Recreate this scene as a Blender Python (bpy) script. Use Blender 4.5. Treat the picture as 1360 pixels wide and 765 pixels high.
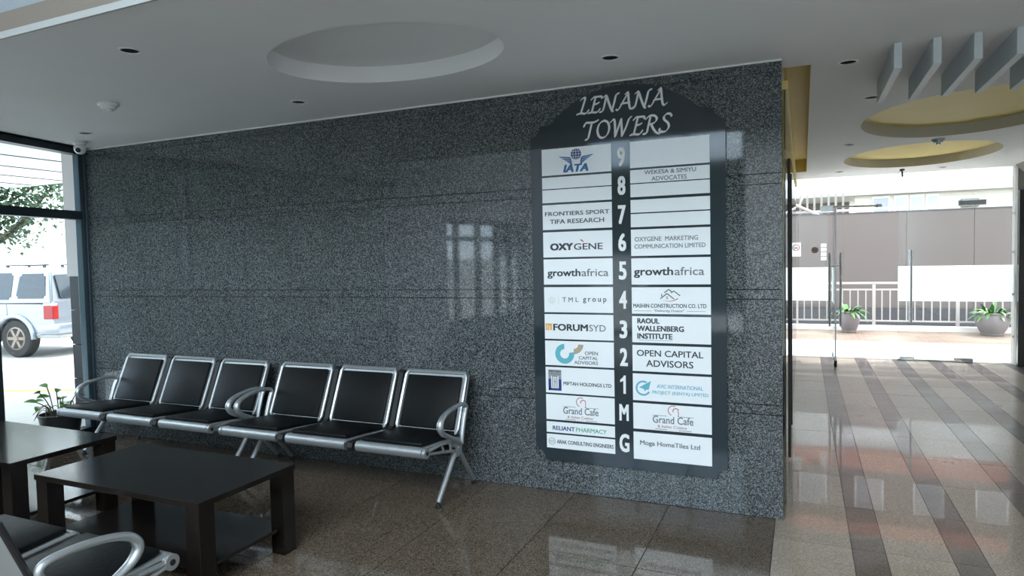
import bpy, bmesh, math, random
from mathutils import Vector, Matrix
from math import sin, cos, pi, sqrt, radians

for o in list(bpy.data.objects):
    bpy.data.objects.remove(o)
C = bpy.context.scene.collection
SC = bpy.context.scene
random.seed(7)

# ------------------------------------------------------------------ camera
H = 2.573
def make_camera():
    yaw, pitch, roll, F = 0.4145, 0.04289, -0.02081, 879.82
    f = Vector((-sin(yaw) * cos(pitch), cos(yaw) * cos(pitch), -sin(pitch)))
    r = Vector((cos(yaw), sin(yaw), 0)); u = r.cross(f)
    r2 = r * cos(roll) + u * sin(roll); u2 = u * cos(roll) - r * sin(roll)
    cam = bpy.data.objects.new('camera', bpy.data.cameras.new('camera'))
    cam.data.sensor_width = 36; cam.data.lens = F / 1360 * 36
    cam.data.clip_start = .02; cam.data.clip_end = 300
    m = Matrix((r2, u2, -f)).transposed().to_4x4()
    m.translation = Vector((.106, -3.972, 1.5))
    cam.matrix_world = m
    C.objects.link(cam); SC.camera = cam
make_camera()

# ------------------------------------------------------------------ world, sun, exposure
W = bpy.data.worlds.new('overcast_sky'); SC.world = W; W.use_nodes = True
wn = W.node_tree; bg = wn.nodes['Background']
tc = wn.nodes.new('ShaderNodeTexCoord'); nz = wn.nodes.new('ShaderNodeTexNoise'); rp = wn.nodes.new('ShaderNodeValToRGB')
nz.inputs['Scale'].default_value = 1.6; nz.inputs['Detail'].default_value = 4
rp.color_ramp.elements[0].position = .35; rp.color_ramp.elements[0].color = (.62, .78, 1, 1)
rp.color_ramp.elements[1].position = .62; rp.color_ramp.elements[1].color = (.90, .96, 1, 1)
wn.links.new(tc.outputs['Generated'], nz.inputs['Vector']); wn.links.new(nz.outputs[0], rp.inputs[0]); wn.links.new(rp.outputs[0], bg.inputs[0])
bg.inputs[1].default_value = 1.4
sun = bpy.data.objects.new('sun', bpy.data.lights.new('sun', 'SUN')); C.objects.link(sun)
sun.data.energy = 1.3; sun.data.angle = radians(2); sun.data.color = (1, .95, .87)
sun.rotation_euler = Vector((-.42, -.30, -.86)).to_track_quat('-Z', 'Y').to_euler()
SC.view_settings.view_transform = 'Standard'; SC.view_settings.look = 'None'
SC.view_settings.gamma = 1; SC.view_settings.use_curve_mapping = False
SC.view_settings.exposure = 2.28
def portal(name, loc, direction, sx, sy):
    l = bpy.data.lights.new(name, 'AREA'); l.shape = 'RECTANGLE'; l.size = sx; l.size_y = sy
    l.cycles.is_portal = True
    o = bpy.data.objects.new(name, l); C.objects.link(o); o.location = loc
    z = -Vector(direction).normalized(); y = Vector((0, 0, 1)); x = y.cross(z).normalized()
    m = Matrix((x, y, z)).transposed().to_4x4(); m.translation = Vector(loc); o.matrix_world = m
A0 = Vector((-5.85, 0, 0)); FD = Vector((.2104, -.9776, 0))       # window facade on the left: start and direction
FN = Vector((.9776, .2104, 0))                                    # its inward normal
def fp(s, z=0, d=0): return A0 + FD * s + FN * d + Vector((0, 0, z))
def area(name, loc, direction, sx, sy, power, col):
    l = bpy.data.lights.new(name, 'AREA'); l.shape = 'RECTANGLE'; l.size = sx; l.size_y = sy; l.energy = power; l.color = col
    o = bpy.data.objects.new(name, l); C.objects.link(o); o.location = loc
    o.rotation_euler = Vector(direction).to_track_quat('-Z', 'Y').to_euler()
area('high_lobby_fill', (-.8, -5.6, 4.15), (0, .12, -1), 4.5, 4.5, 205, (.80, .92, 1))  # added fill lamp below the closed lobby ceiling, brightens the interior
portal('portal_left', fp(1.9, 1.28, -.1), FN, 3.7, 2.5)
portal('portal_left_rear', fp(5.83, 1.05, -.1), FN, 2.1, 2.0)
portal('portal_rear', (-2.5, -9.15, 1.95), (0, 1, 0), 2.8, 3.9)
portal('portal_entrance', (1.2, 6.62, 1.28), (0, -1, 0), 2.8, 2.55)

# ------------------------------------------------------------------ materials
MC = {}
def mat(name, col, rough=.5, metal=0, noise=0, nscale=20, bump=0, spec=.5, rvar=0, coat=0, trans=0, coord='Object'):
    if name in MC: return MC[name]
    m = bpy.data.materials.new(name); m.use_nodes = True; nt = m.node_tree; b = nt.nodes['Principled BSDF']
    b.inputs['Base Color'].default_value = (*col, 1); b.inputs['Roughness'].default_value = rough
    b.inputs['Metallic'].default_value = metal; b.inputs['Specular IOR Level'].default_value = spec
    if coat: b.inputs['Coat Weight'].default_value = coat; b.inputs['Coat Roughness'].default_value = .04
    t = nt.nodes.new('ShaderNodeTexCoord'); n = nt.nodes.new('ShaderNodeTexNoise')
    n.inputs['Scale'].default_value = nscale; n.inputs['Detail'].default_value = 5
    nt.links.new(t.outputs[coord], n.inputs['Vector'])
    if noise:
        r = nt.nodes.new('ShaderNodeMapRange'); r.inputs[3].default_value = 1 - noise; r.inputs[4].default_value = 1 + noise
        nt.links.new(n.outputs[0], r.inputs[0])
        v = nt.nodes.new('ShaderNodeVectorMath'); v.operation = 'SCALE'; v.inputs[0].default_value = col
        nt.links.new(r.outputs[0], v.inputs['Scale']); nt.links.new(v.outputs[0], b.inputs['Base Color'])
    if rvar:
        r = nt.nodes.new('ShaderNodeMapRange'); r.inputs[3].default_value = rough * (1 - rvar); r.inputs[4].default_value = rough * (1 + rvar)
        nt.links.new(n.outputs[0], r.inputs[0]); nt.links.new(r.outputs[0], b.inputs['Roughness'])
    if bump:
        q = nt.nodes.new('ShaderNodeBump'); q.inputs['Strength'].default_value = bump; q.inputs['Distance'].default_value = .01
        nt.links.new(n.outputs[0], q.inputs['Height']); nt.links.new(q.outputs[0], b.inputs['Normal'])
    MC[name] = m
    return m
def granite(name, stops, scale, rough, spec=.5, tilevar=.1, coat=0):
    """polished speckled stone: crystal grains (voronoi cells) mottled by noise"""
    m = bpy.data.materials.new(name); m.use_nodes = True; nt = m.node_tree; L = nt.links.new; b = nt.nodes['Principled BSDF']
    g = nt.nodes.new('ShaderNodeNewGeometry')
    n = nt.nodes.new('ShaderNodeTexNoise'); n.inputs['Scale'].default_value = scale; n.inputs['Detail'].default_value = 3; n.inputs['Roughness'].default_value = .65
    v = nt.nodes.new('ShaderNodeTexVoronoi'); v.inputs['Scale'].default_value = scale * 1.15
    n2 = nt.nodes.new('ShaderNodeTexNoise'); n2.inputs['Scale'].default_value = 2.3; n2.inputs['Detail'].default_value = 4
    for x in (n, v, n2): L(g.outputs['Position'], x.inputs['Vector'])
    s = nt.nodes.new('ShaderNodeSeparateColor'); L(v.outputs['Color'], s.inputs[0])
    mx = nt.nodes.new('ShaderNodeMix'); mx.inputs[0].default_value = .45; L(n.outputs[0], mx.inputs[2]); L(s.outputs[0], mx.inputs[3])
    r = nt.nodes.new('ShaderNodeValToRGB'); e = r.color_ramp.elements
    e[0].position, e[0].color = stops[0][0], (*stops[0][1], 1); e[1].position, e[1].color = stops[-1][0], (*stops[-1][1], 1)
    for p, c in stops[1:-1]:
        k = e.new(p); k.color = (*c, 1)
    L(mx.outputs[0], r.inputs[0])
    oi = nt.nodes.new('ShaderNodeObjectInfo')
    a = nt.nodes.new('ShaderNodeMapRange'); a.inputs[3].default_value = 1 - tilevar; a.inputs[4].default_value = 1 + tilevar; L(oi.outputs['Random'], a.inputs[0])
    a2 = nt.nodes.new('ShaderNodeMapRange'); a2.inputs[3].default_value = .8; a2.inputs[4].default_value = 1.2; L(n2.outputs[0], a2.inputs[0])
    mu = nt.nodes.new('ShaderNodeMath'); mu.operation = 'MULTIPLY'; L(a.outputs[0], mu.inputs[0]); L(a2.outputs[0], mu.inputs[1])
    sc = nt.nodes.new('ShaderNodeVectorMath'); sc.operation = 'SCALE'; L(r.outputs[0], sc.inputs[0]); L(mu.outputs[0], sc.inputs['Scale'])
    L(sc.outputs[0], b.inputs['Base Color'])
    rr = nt.nodes.new('ShaderNodeMapRange'); rr.inputs[3].default_value = rough * .5; rr.inputs[4].default_value = rough * 1.5; L(n2.outputs[0], rr.inputs[0]); L(rr.outputs[0], b.inputs['Roughness'])
    b.inputs['Specular IOR Level'].default_value = spec
    b.inputs['Coat Weight'].default_value = coat; b.inputs['Coat Roughness'].default_value = .03
    return m
def glass(name, tint=(1, 1, 1), f=1.5, extra=0.0, rough=0.0):
    m = bpy.data.materials.new(name); m.use_nodes = True; nt = m.node_tree; nt.nodes.clear(); L = nt.links.new
    o = nt.nodes.new('ShaderNodeOutputMaterial'); mx = nt.nodes.new('ShaderNodeMixShader')
    t = nt.nodes.new('ShaderNodeBsdfTransparent'); t.inputs[0].default_value = (*tint, 1)
    g = nt.nodes.new('ShaderNodeBsdfGlossy'); g.inputs['Roughness'].default_value = rough
    fr = nt.nodes.new('ShaderNodeFresnel'); fr.inputs[0].default_value = f
    ge = nt.nodes.new('ShaderNodeNewGeometry'); mr = nt.nodes.new('ShaderNodeMapRange')   # same reflection from both sides of the pane
    mr.inputs[3].default_value = f; mr.inputs[4].default_value = 1 / f; L(ge.outputs['Backfacing'], mr.inputs[0]); L(mr.outputs[0], fr.inputs[0])
    L(fr.outputs[0], mx.inputs[0]); L(t.outputs[0], mx.inputs[1]); L(g.outputs[0], mx.inputs[2]); L(mx.outputs[0], o.inputs[0])
    return m
def frost(name):
    m = bpy.data.materials.new(name); m.use_nodes = True; nt = m.node_tree; nt.nodes.clear(); L = nt.links.new
    o = nt.nodes.new('ShaderNodeOutputMaterial'); mx = nt.nodes.new('ShaderNodeMixShader'); mx.inputs[0].default_value = .8
    a = nt.nodes.new('ShaderNodeBsdfDiffuse'); a.inputs[0].default_value = (.92, .94, .94, 1)
    b = nt.nodes.new('ShaderNodeBsdfTranslucent'); b.inputs[0].default_value = (.95, .97, .97, 1)
    L(a.outputs[0], mx.inputs[1]); L(b.outputs[0], mx.inputs[2]); L(mx.outputs[0], o.inputs[0])
    return m

WALLG = granite('grey_granite', [(.28, (.012, .015, .017)), (.43, (.037, .044, .048)), (.54, (.084, .096, .102)), (.70, (.235, .26, .27))], 190, .040, .55, .03)
FLOORG = granite('brown_granite', [(.28, (.050, .035, .024)), (.45, (.10, .077, .056)), (.56, (.148, .116, .086)), (.7, (.22, .178, .14))], 200, .06, .45, .09)
STRIPEG = granite('dark_stripe_granite', [(.3, (.03, .024, .021)), (.5, (.075, .062, .054)), (.68, (.15, .13, .115))], 200, .34, .45, .12, coat=.38)
LIGHTG = granite('beige_granite', [(.28, (.18, .142, .108)), (.45, (.29, .238, .187)), (.56, (.36, .30, .24)), (.7, (.44, .375, .305))], 200, .34, .45, .10, coat=.38)
JOINT = mat('dark_joint', (.03, .028, .026), .9)
CEILP = mat('ceiling_paint', (.80, .80, .80), .75, noise=.03, nscale=2, coord='Object')
CEILW = mat('white_paint', (.78, .79, .78), .6, noise=.03, nscale=3)
YELP = mat('yellow_paint', (.84, .67, .24), .6, noise=.05, nscale=3)
BEIGEP = mat('beige_paint', (.22, .19, .165), .6, noise=.05, nscale=3)
WPLAST = mat('white_plastic', (.75, .77, .78), .35, noise=.02)
DARKFR = mat('dark_bronze_aluminium', (.035, .05, .06), .35, .5, noise=.08, nscale=8)
BLUEFR = mat('blue_grey_aluminium', (.10, .15, .18), .3, .6, noise=.06, nscale=8)
SILVER = mat('silver_powder_metal', (.50, .53, .55), .36, .75, noise=.05, nscale=30, rvar=.2)
CHROME = mat('chrome', (.72, .75, .77), .14, 1, noise=.03, nscale=10)
BRUSHED = mat('brushed_steel', (.42, .44, .45), .28, .9, noise=.05, nscale=30)
LEATHER = mat('black_leatherette', (.006, .007, .008), .45, spec=.15, noise=.15, nscale=40, bump=.12, rvar=.15)
BLKPL = mat('black_plastic', (.015, .015, .016), .45, noise=.1)
ESPRESSO = mat('espresso_wood', (.008, .006, .005), .14, spec=.42, noise=.35, nscale=14, bump=.03, rvar=.2)
SIGNB = mat('sign_gloss_charcoal', (.030, .042, .052), .06, noise=.05, nscale=5, spec=.6)
PLATE = mat('sign_plate_white', (.90, .94, .97), .16, noise=.015, nscale=6, spec=.5)
SILVLET = mat('silver_lettering', (.78, .80, .82), .4, .1, noise=.04, nscale=60)
WHITEL = mat('white_lettering', (.88, .90, .91), .4, noise=.01)
INK = mat('ink_dark', (.035, .04, .05), .5, noise=.05)
INKG = mat('ink_grey', (.17, .18, .20), .5, noise=.05)
INKLG = mat('ink_light_grey', (.33, .35, .38), .5, noise=.05)
NAVY = mat('ink_navy', (.02, .05, .22), .4, noise=.05)
BLUE = mat('ink_blue', (.02, .13, .36), .4, noise=.05)
TEAL = mat('ink_teal', (.13, .48, .56), .4, noise=.05)
SKYB = mat('ink_sky_blue', (.16, .45, .62), .4, noise=.05)
TAN = mat('ink_tan', (.48, .38, .27), .4, noise=.05)
ORANGE = mat('ink_orange', (.85, .42, .06), .4, noise=.05)
RED = mat('ink_red', (.55, .05, .07), .4, noise=.05)
ROSE = mat('ink_rose', (.50, .22, .22), .4, noise=.05)
GREEN = mat('ink_green', (.12, .42, .26), .4, noise=.05)
GLASS = glass('clear_glass', (.97, .985, .98)); GLASSL = glass('facade_glass', (.93, .97, .97))
GLASSP = glass('partition_glass', (.85, .9, .89))
FROST = frost('frosted_film')
LEAF = mat('leaf_green', (.09, .22, .045), .4, noise=.35, nscale=9)
LEAFD = mat('leaf_dark_green', (.035, .085, .03), .5, noise=.4, nscale=6)
BARK = mat('bark', (.10, .075, .055), .9, noise=.3, nscale=12, bump=.4)
POTG = mat('grey_clay', (.17, .152, .15), .6, noise=.12, nscale=7, bump=.08)
POTD = mat('dark_pot', (.02, .022, .024), .3, noise=.1)
SOIL = mat('soil', (.04, .03, .02), .95, noise=.4, nscale=30, bump=.5)
TAUPE = mat('taupe_boarding', (.100, .080, .070), .6, noise=.05, nscale=2)
TAUPED = mat('dark_taupe_plinth', (.045, .043, .046), .7, noise=.08, nscale=3)
CREAM = mat('cream_render', (.50, .47, .38), .8, noise=.05, nscale=2)
RAILP = mat('cream_railing_paint', (.38, .345, .31), .45, noise=.03)
CONC = mat('pale_concrete', (.66, .63, .58), .85, noise=.12, nscale=3, bump=.1)
ASPH = mat('pale_paving', (.52, .49, .46), .9, noise=.15, nscale=1.3, bump=.1)
BLACKT = mat('black_column_tile', (.010, .011, .012), .45, spec=.2, noise=.15, nscale=5)
LIGHTCOL = mat('light_column_plaster', (.50, .47, .46), .7, noise=.04, nscale=3)
TYRE = mat('tyre_rubber', (.03, .029, .028), .85, noise=.15)
CARP = mat('silver_car_paint', (.30, .325, .365), .25, .55, noise=.03, coat=.7)
CARL = mat('car_lower_cladding', (.36, .35, .33), .45, .3, noise=.05)
CARG = mat('car_window_glass', (.03, .04, .05), .05, noise=.1, spec=.5)
TAILR = mat('tail_lamp_red', (.32, .01, .01), .2, noise=.1, nscale=40)
YLINE = mat('yellow_road_paint', (.75, .60, .15), .8, noise=.1)
PAPER = mat('paper', (.68, .70, .70), .7, noise=.04)
def brickmat():
    m = bpy.data.materials.new('court_brick_paving'); m.use_nodes = True; nt = m.node_tree; L = nt.links.new; b = nt.nodes['Principled BSDF']
    g = nt.nodes.new('ShaderNodeNewGeometry'); k = nt.nodes.new('ShaderNodeTexBrick')
    k.inputs['Scale'].default_value = 1; k.inputs['Brick Width'].default_value = .21; k.inputs['Row Height'].default_value = .105; k.inputs['Mortar Size'].default_value = .006
    k.inputs['Color1'].default_value = (.17, .108, .072, 1); k.inputs['Color2'].default_value = (.125, .078, .052, 1); k.inputs['Mortar'].default_value = (.21, .165, .125, 1)
    n = nt.nodes.new('ShaderNodeTexNoise'); n.inputs['Scale'].default_value = 1.6; n.inputs['Detail'].default_value = 6
    mx = nt.nodes.new('ShaderNodeMix'); mx.data_type = 'RGBA'; mx.inputs[7].default_value = (.21, .162, .118, 1)
    r = nt.nodes.new('ShaderNodeMapRange'); r.inputs[1].default_value = .4; r.inputs[2].default_value = .65
    L(g.outputs['Position'], k.inputs['Vector']); L(g.outputs['Position'], n.inputs['Vector']); L(n.outputs[0], r.inputs[0]); L(r.outputs[0], mx.inputs[0])
    L(k.outputs[0], mx.inputs[6]); L(mx.outputs[2], b.inputs['Base Color']); b.inputs['Roughness'].default_value = .9
    return m
BRICK = brickmat()

# ------------------------------------------------------------------ helpers
def obj(name, bm, m, parent=None, smooth=False, label=None):
    me = bpy.data.meshes.new(name)
    if isinstance(bm, bmesh.types.BMesh):
        bmesh.ops.recalc_face_normals(bm, faces=bm.faces); bm.to_mesh(me); bm.free()
    else:
        me = bm
    for q in (m if isinstance(m, (list, tuple)) else [m]): me.materials.append(q)
    if smooth:
        for p in me.polygons: p.use_smooth = True
        if smooth != 'all':
            try: me.set_sharp_from_angle(angle=radians(38))
            except Exception: pass
    o = bpy.data.objects.new(name, me); C.objects.link(o)
    if parent: o.parent = parent
    if label: o['label'] = label
    return o
def tag(o, label, cat, group=None):
    o['label'] = label; o['category'] = cat
    if group: o['group'] = group
    return o
def thing(name, label, cat, loc=(0, 0, 0), rz=0, group=None):
    o = bpy.data.objects.new(name, None); o.empty_display_size = .1; C.objects.link(o); o.location = loc; o.rotation_euler = (0, 0, rz)
    return tag(o, label, cat, group)
def struct(name, bm, m, smooth=False):
    o = obj(name, bm, m, None, smooth) if bm is not None else bpy.data.objects.new(name, None)
    if bm is None: C.objects.link(o)
    o['kind'] = 'structure'
    return o
def B(): return bmesh.new()
def box(bm, x0, x1, y0, y1, z0, z1, bev=0, mi=0, M=None):
    r = bmesh.ops.create_cube(bm, size=1); vs = r['verts']
    for v in vs: v.co = Vector(((x0 + x1) / 2 + v.co.x * (x1 - x0), (y0 + y1) / 2 + v.co.y * (y1 - y0), (z0 + z1) / 2 + v.co.z * (z1 - z0)))
    fs = list({f for v in vs for f in v.link_faces})
    if bev:
        es = list({e for v in vs for e in v.link_edges})
        rb = bmesh.ops.bevel(bm, geom=es, offset=bev, segments=2, affect='EDGES', profile=.5)
        vs = list({v for f in rb['faces'] for v in f.verts}); fs = list({f for v in vs for f in v.link_faces})
        vs = list({v for f in fs for v in f.verts})
    for f in fs: f.material_index = mi
    if M is not None:
        for v in vs: v.co = M @ v.co
    return bm
def obox(bm, p, u, v, w, bev=0, mi=0):
    """box centred on p with full edge vectors u, v, w"""
    u, v, w = Vector(u), Vector(v), Vector(w)
    M = Matrix((u.normalized(), v.normalized(), w.normalized())).transposed().to_4x4(); M.translation = Vector(p)
    a, b, c = u.length / 2, v.length / 2, w.length / 2
    return box(bm, -a, a, -b, b, -c, c, bev, mi, M)
def cyl(bm, p, q, r, seg=16, r2=None, cap=True, mi=0):
    p, q = Vector(p), Vector(q); d = q - p; r2 = r if r2 is None else r2
    M = d.to_track_quat('Z', 'Y').to_matrix().to_4x4(); M.translation = (p + q) / 2
    res = bmesh.ops.create_cone(bm, cap_ends=cap, segments=seg, radius1=r, radius2=r2, depth=d.length, matrix=M)
    for v in res['verts']:
        for f in v.link_faces: f.material_index = mi
    return bm
def lathe(bm, prof, c=(0, 0, 0), seg=28, axis='z'):
    rings = []
    for r, h in prof:
        ring = []
        for i in range(seg):
            a = 2 * pi * i / seg
            co = (c[0] + r * cos(a), c[1] + r * sin(a), c[2] + h) if axis == 'z' else (c[0] + r * cos(a), c[1] + h, c[2] + r * sin(a))
            ring.append(bm.verts.new(co))
        rings.append(ring)
    for a, b in zip(rings, rings[1:]):
        for i in range(seg): bm.faces.new((a[i], a[(i + 1) % seg], b[(i + 1) % seg], b[i]))
    for ring in (rings[0], rings[-1]):
        try: bm.faces.new(ring)
        except ValueError: pass
    return bm
def catmull(pts, n=6, closed=False):
    P = [Vector(p) for p in pts]; out = []; N = len(P)
    rng = range(N) if closed else range(N - 1)
    for i in rng:
        if closed: a, b, c, d = P[(i - 1) % N], P[i], P[(i + 1) % N], P[(i + 2) % N]
        else: a, b, c, d = P[max(i - 1, 0)], P[i], P[i + 1], P[min(i + 2, N - 1)]
        for k in range(n):
            t = k / n
            out.append(.5 * ((2 * b) + (c - a) * t + (2 * a - 5 * b + 4 * c - d) * t * t + (3 * b - 3 * c + d - a) * t ** 3))
    if not closed: out.append(P[-1])
    return out
def tube(bm, pts, r, seg=10, closed=False, ell=None, up=Vector((1, 0, 0))):
    """sweep a round or elliptical section; r a number or list; ell = width factor along `up`"""
    P = [Vector(p) for p in pts]; n = len(P); rings = []
    for i, p in enumerate(P):
        t = ((P[(i + 1) % n] - P[(i - 1) % n]) if closed else (P[min(i + 1, n - 1)] - P[max(i - 1, 0)])).normalized()
        s = (up - t * up.dot(t))
        if s.length < 1e-3: s = Vector((0, 1, 0)) - t * t.y
        s.normalize(); w = t.cross(s); rr = r[i] if isinstance(r, (list, tuple)) else r
        rings.append([bm.verts.new(p + s * cos(a) * rr * (ell or 1) + w * sin(a) * rr) for a in [2 * pi * k / seg for k in range(seg)]])
    pairs = list(zip(rings, rings[1:])) + ([(rings[-1], rings[0])] if closed else [])
    for a, b in pairs:
        for k in range(seg): bm.faces.new((a[k], a[(k + 1) % seg], b[(k + 1) % seg], b[k]))
    if not closed: bm.faces.new(rings[0]); bm.faces.new(rings[-1])
    return bm
def prism(bm, pts, y0, y1, mi=0, M=None):
    """polygon in (x, z) pulled from y0 to y1"""
    a = [bm.verts.new((x, y0, z)) for x, z in pts]; b = [bm.verts.new((x, y1, z)) for x, z in pts]
    fs = [bm.faces.new(a), bm.faces.new(list(reversed(b)))]
    n = len(pts)
    for i in range(n): fs.append(bm.faces.new((a[i], b[i], b[(i + 1) % n], a[(i + 1) % n])))
    for f in fs: f.material_index = mi
    if M is not None:
        for v in a + b: v.co = M @ v.co
    return bm
def xprism(bm, pts, x0, x1, mi=0):
    """polygon in (y, z) pulled along x"""
    a = [bm.verts.new((x0, y, z)) for y, z in pts]; b = [bm.verts.new((x1, y, z)) for y, z in pts]
    fs = [bm.faces.new(a), bm.faces.new(list(reversed(b)))]; n = len(pts)
    for i in range(n): fs.append(bm.faces.new((a[i], b[i], b[(i + 1) % n], a[(i + 1) % n])))
    for f in fs: f.material_index = mi
    return bm
def copy_tree(o, loc, rz, label=None, group=None):
    r = o.copy(); C.objects.link(r); r.location = loc; r.rotation_euler = (0, 0, rz)
    if label: r['label'] = label
    if group: r['group'] = group
    for ch in list(o.children):
        c = ch.copy(); C.objects.link(c); c.parent = r
        for g in list(ch.children):
            d = g.copy(); C.objects.link(d); d.parent = c
    return r
def text_mesh(s, x0, x1, z0, z1, y, m, parent, name='lettering', bold=0, shear=0, depth=.0008, spacing=1, tall=None):
    """lettering fitted to the box x0..x1, z0..z1 of a wall plane, facing -y"""
    cu = bpy.data.curves.new('t', 'FONT'); cu.body = s; cu.size = 1; cu.shear = shear; cu.space_character = spacing
    cu.resolution_u = 3
    t = bpy.data.objects.new('t', cu); C.objects.link(t)
    dg = bpy.context.evaluated_depsgraph_get(); dg.update()
    me = bpy.data.meshes.new_from_object(t.evaluated_get(dg)); bpy.data.objects.remove(t)
    xs = [v.co.x for v in me.vertices]; ys = [v.co.y for v in me.vertices]
    a, b, c, d = min(xs), max(xs), min(ys), max(ys)
    kb = max(bold, 0) * .8
    a -= kb; b += kb; c -= kb * .6; d += kb * .6
    bm = B()
    for q, (sx, sz) in enumerate([(0, 0)] if kb == 0 else [(-1, -.6), (-1, .6), (1, -.6), (1, .6)] + ([(0, 0)] if kb > .02 else [])):
        n0 = len(bm.verts); bm.from_mesh(me); bm.verts.ensure_lookup_table()
        for v in bm.verts[n0:]:
            v.co = Vector((x0 + (v.co.x + sx * kb - a) / (b - a) * (x1 - x0), y - .00004 * q, z0 + (v.co.y + sz * kb - c) / (d - c) * (z1 - z0)))
    r = bmesh.ops.extrude_face_region(bm, geom=list(bm.faces))
    for v in [g for g in r['geom'] if isinstance(g, bmesh.types.BMVert)]: v.co.y -= depth
    bpy.data.meshes.remove(me)
    return obj(name, bm, m, parent)

# ------------------------------------------------------------------ floor
Y0 = -9.0
bm = B(); box(bm, -5.95, 3.2, Y0, 6.62, -.22, -.003)
floor = struct('floor', bm, JOINT)
def facade_x(y): return -5.85 + .2104 * (-y / .9776) if y < 0 else -5.85
yj = [-.27 + .6 * k for k in range(-7, 12)]
nt_ = 0
tile_cache = {}
def tile(x0, x1, y0, y1, m, name):
    g_ = .0055 if m is FLOORG else .003; w, d = round(x1 - x0 - g_, 4), round(y1 - y0 - g_, 4); k = (w, d, m.name)
    if k not in tile_cache:
        b_ = B(); box(b_, -w / 2, w / 2, -d / 2, d / 2, -.012, 0); me = bpy.data.meshes.new(name)
        b_.to_mesh(me); b_.free(); me.materials.append(m); tile_cache[k] = me
    o = bpy.data.objects.new(name, tile_cache[k]); C.objects.link(o); o.parent = floor
    o.location = ((x0 + x1) / 2, (y0 + y1) / 2, random.uniform(-.0002, .0002)); o.rotation_euler = (random.gauss(0, .0006), random.gauss(0, .0006), 0)
xl = [-.04 - .595 * k for k in range(0, 11)]
for a, b in zip(xl[1:], xl):
    for y0, y1 in zip(yj, yj[1:]):
        if y0 > 0: break
        y1c = min(y1, 0)
        x0 = a
        if b < facade_x(y0) + .05: continue
        tile(max(a, facade_x(y0) + .02), b, y0, y1c, FLOORG, 'floor_tile')
bm = B(); box(bm, -5.4, 3.0, Y0, yj[0] - .003, -.012, 0); rear = obj('floor_tile_field', bm, FLOORG, floor); rear['kind'] = 'stuff'
edges = [(-.04, .33, 0), (.33, .48, 1), (.48, .77, 0), (.77, .915, 1), (.915, 1.235, 0), (1.235, 1.385, 1), (1.385, 1.66, 0), (1.66, 1.81, 1), (1.81, 2.08, 0), (2.08, 2.225, 1), (2.225, 2.515, 0), (2.515, 2.66, 1), (2.66, 2.98, 0)]
for x0, x1, s in edges:
    for y0, y1 in zip(yj, yj[1:]):
        y1c = y1 if y1 < 6.2 else 6.6
        if y0 < -3: continue
        tile(x0, x1, y0, y1c, STRIPEG if s else LIGHTG, 'stripe_tile' if s else 'floor_tile')

# ------------------------------------------------------------------ granite wall
bm = B(); box(bm, -5.93, -.001, .022, .21, 0, H + .3)
wall = struct('wall_back', bm, JOINT)
XJ = [-.0, -1.31, -2.63, -3.95, -5.27, -5.93]; ZJ = [0, .592, .648, 1.247, 1.302, 1.892, 1.95, 2.505, 2.56]
for b, a in zip(XJ, XJ[1:]):
    for z0, z1 in zip(ZJ, ZJ[1:]):
        k = B(); dy = random.uniform(0, .0005)
        box(k, a + .0015, b - .0015, dy if z1 - z0 > .1 else .003, .022, z0 + .0021, z1 - .0021)
        obj('granite_panel' if z1 - z0 > .1 else 'granite_strip', k, WALLG, wall)
k = B(); box(k, -.0015, .0, .0, .21, 0, 2.56); obj('end_face', k, WALLG, wall)
k = B(); box(k, -5.93, 0, .004, .02, 2.561, H - .001); obj('shadow_gap_bead', k, CEILW, wall)

# ------------------------------------------------------------------ ceiling with recesses
def ellipse(cx, cy, a, b, n=48): return [(cx + a * cos(2 * pi * i / n), cy + b * sin(2 * pi * i / n)) for i in range(n)]
YB = -2.07
outer = [(-5.97, .25), (facade_x(YB) - .05, YB), (3.2, YB), (3.2, 6.6), (-.9, 6.6), (-.9, .25)]
holes = [ellipse(-1.90, -1.02, .662, .458), ellipse(1.30, 2.37, .745, 1.03), ellipse(1.30, 4.77, .755, 1.03),
         [(.0, .22), (.148, .22), (.148, 5.62), (.0, 5.62)]]
lamps = [(-2.94, -1.68), (-2.95, -.47), (-.84, -.45), (-5.1, -.47), (.34, .26), (.54, 1.29), (.53, 3.47), (.55, 5.87), (1.75, 6.1)]
lamp_r = .046
for x, y in lamps: holes.append(ellipse(x, y, lamp_r, lamp_r, 20))
bm = B(); ed = []
for lp in [outer] + holes:
    vs = [bm.verts.new((x, y, H)) for x, y in lp]
    for i in range(len(vs)): ed.append(bm.edges.new((vs[i], vs[(i + 1) % len(vs)])))
bmesh.ops.triangle_fill(bm, use_beauty=True, use_dissolve=False, edges=ed)
ceil = struct('ceiling', bm, CEILP)
def recess(lp, d, mr, mt):
    b = B(); n = len(lp)
    a0 = [b.verts.new((x, y, H)) for x, y in lp]; a1 = [b.verts.new((x, y, H + d)) for x, y in lp]
    for i in range(n): b.faces.new((a0[i], a0[(i + 1) % n], a1[(i + 1) % n], a1[i]))
    obj('recess_rim', b, mr, ceil, smooth=True)
    b = B(); b.faces.new([b.verts.new((x, y, H + d)) for x, y in lp]); obj('recess_top', b, mt, ceil)
recess(holes[0], .095, CEILP, CEILP)
RIMP = mat('recess_rim_paint', (.62, .59, .52), .7, noise=.03)
recess(holes[1], .10, RIMP, YELP); recess(holes[2], .10, RIMP, YELP)
recess(holes[3], .16, YELP, YELP)
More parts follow.
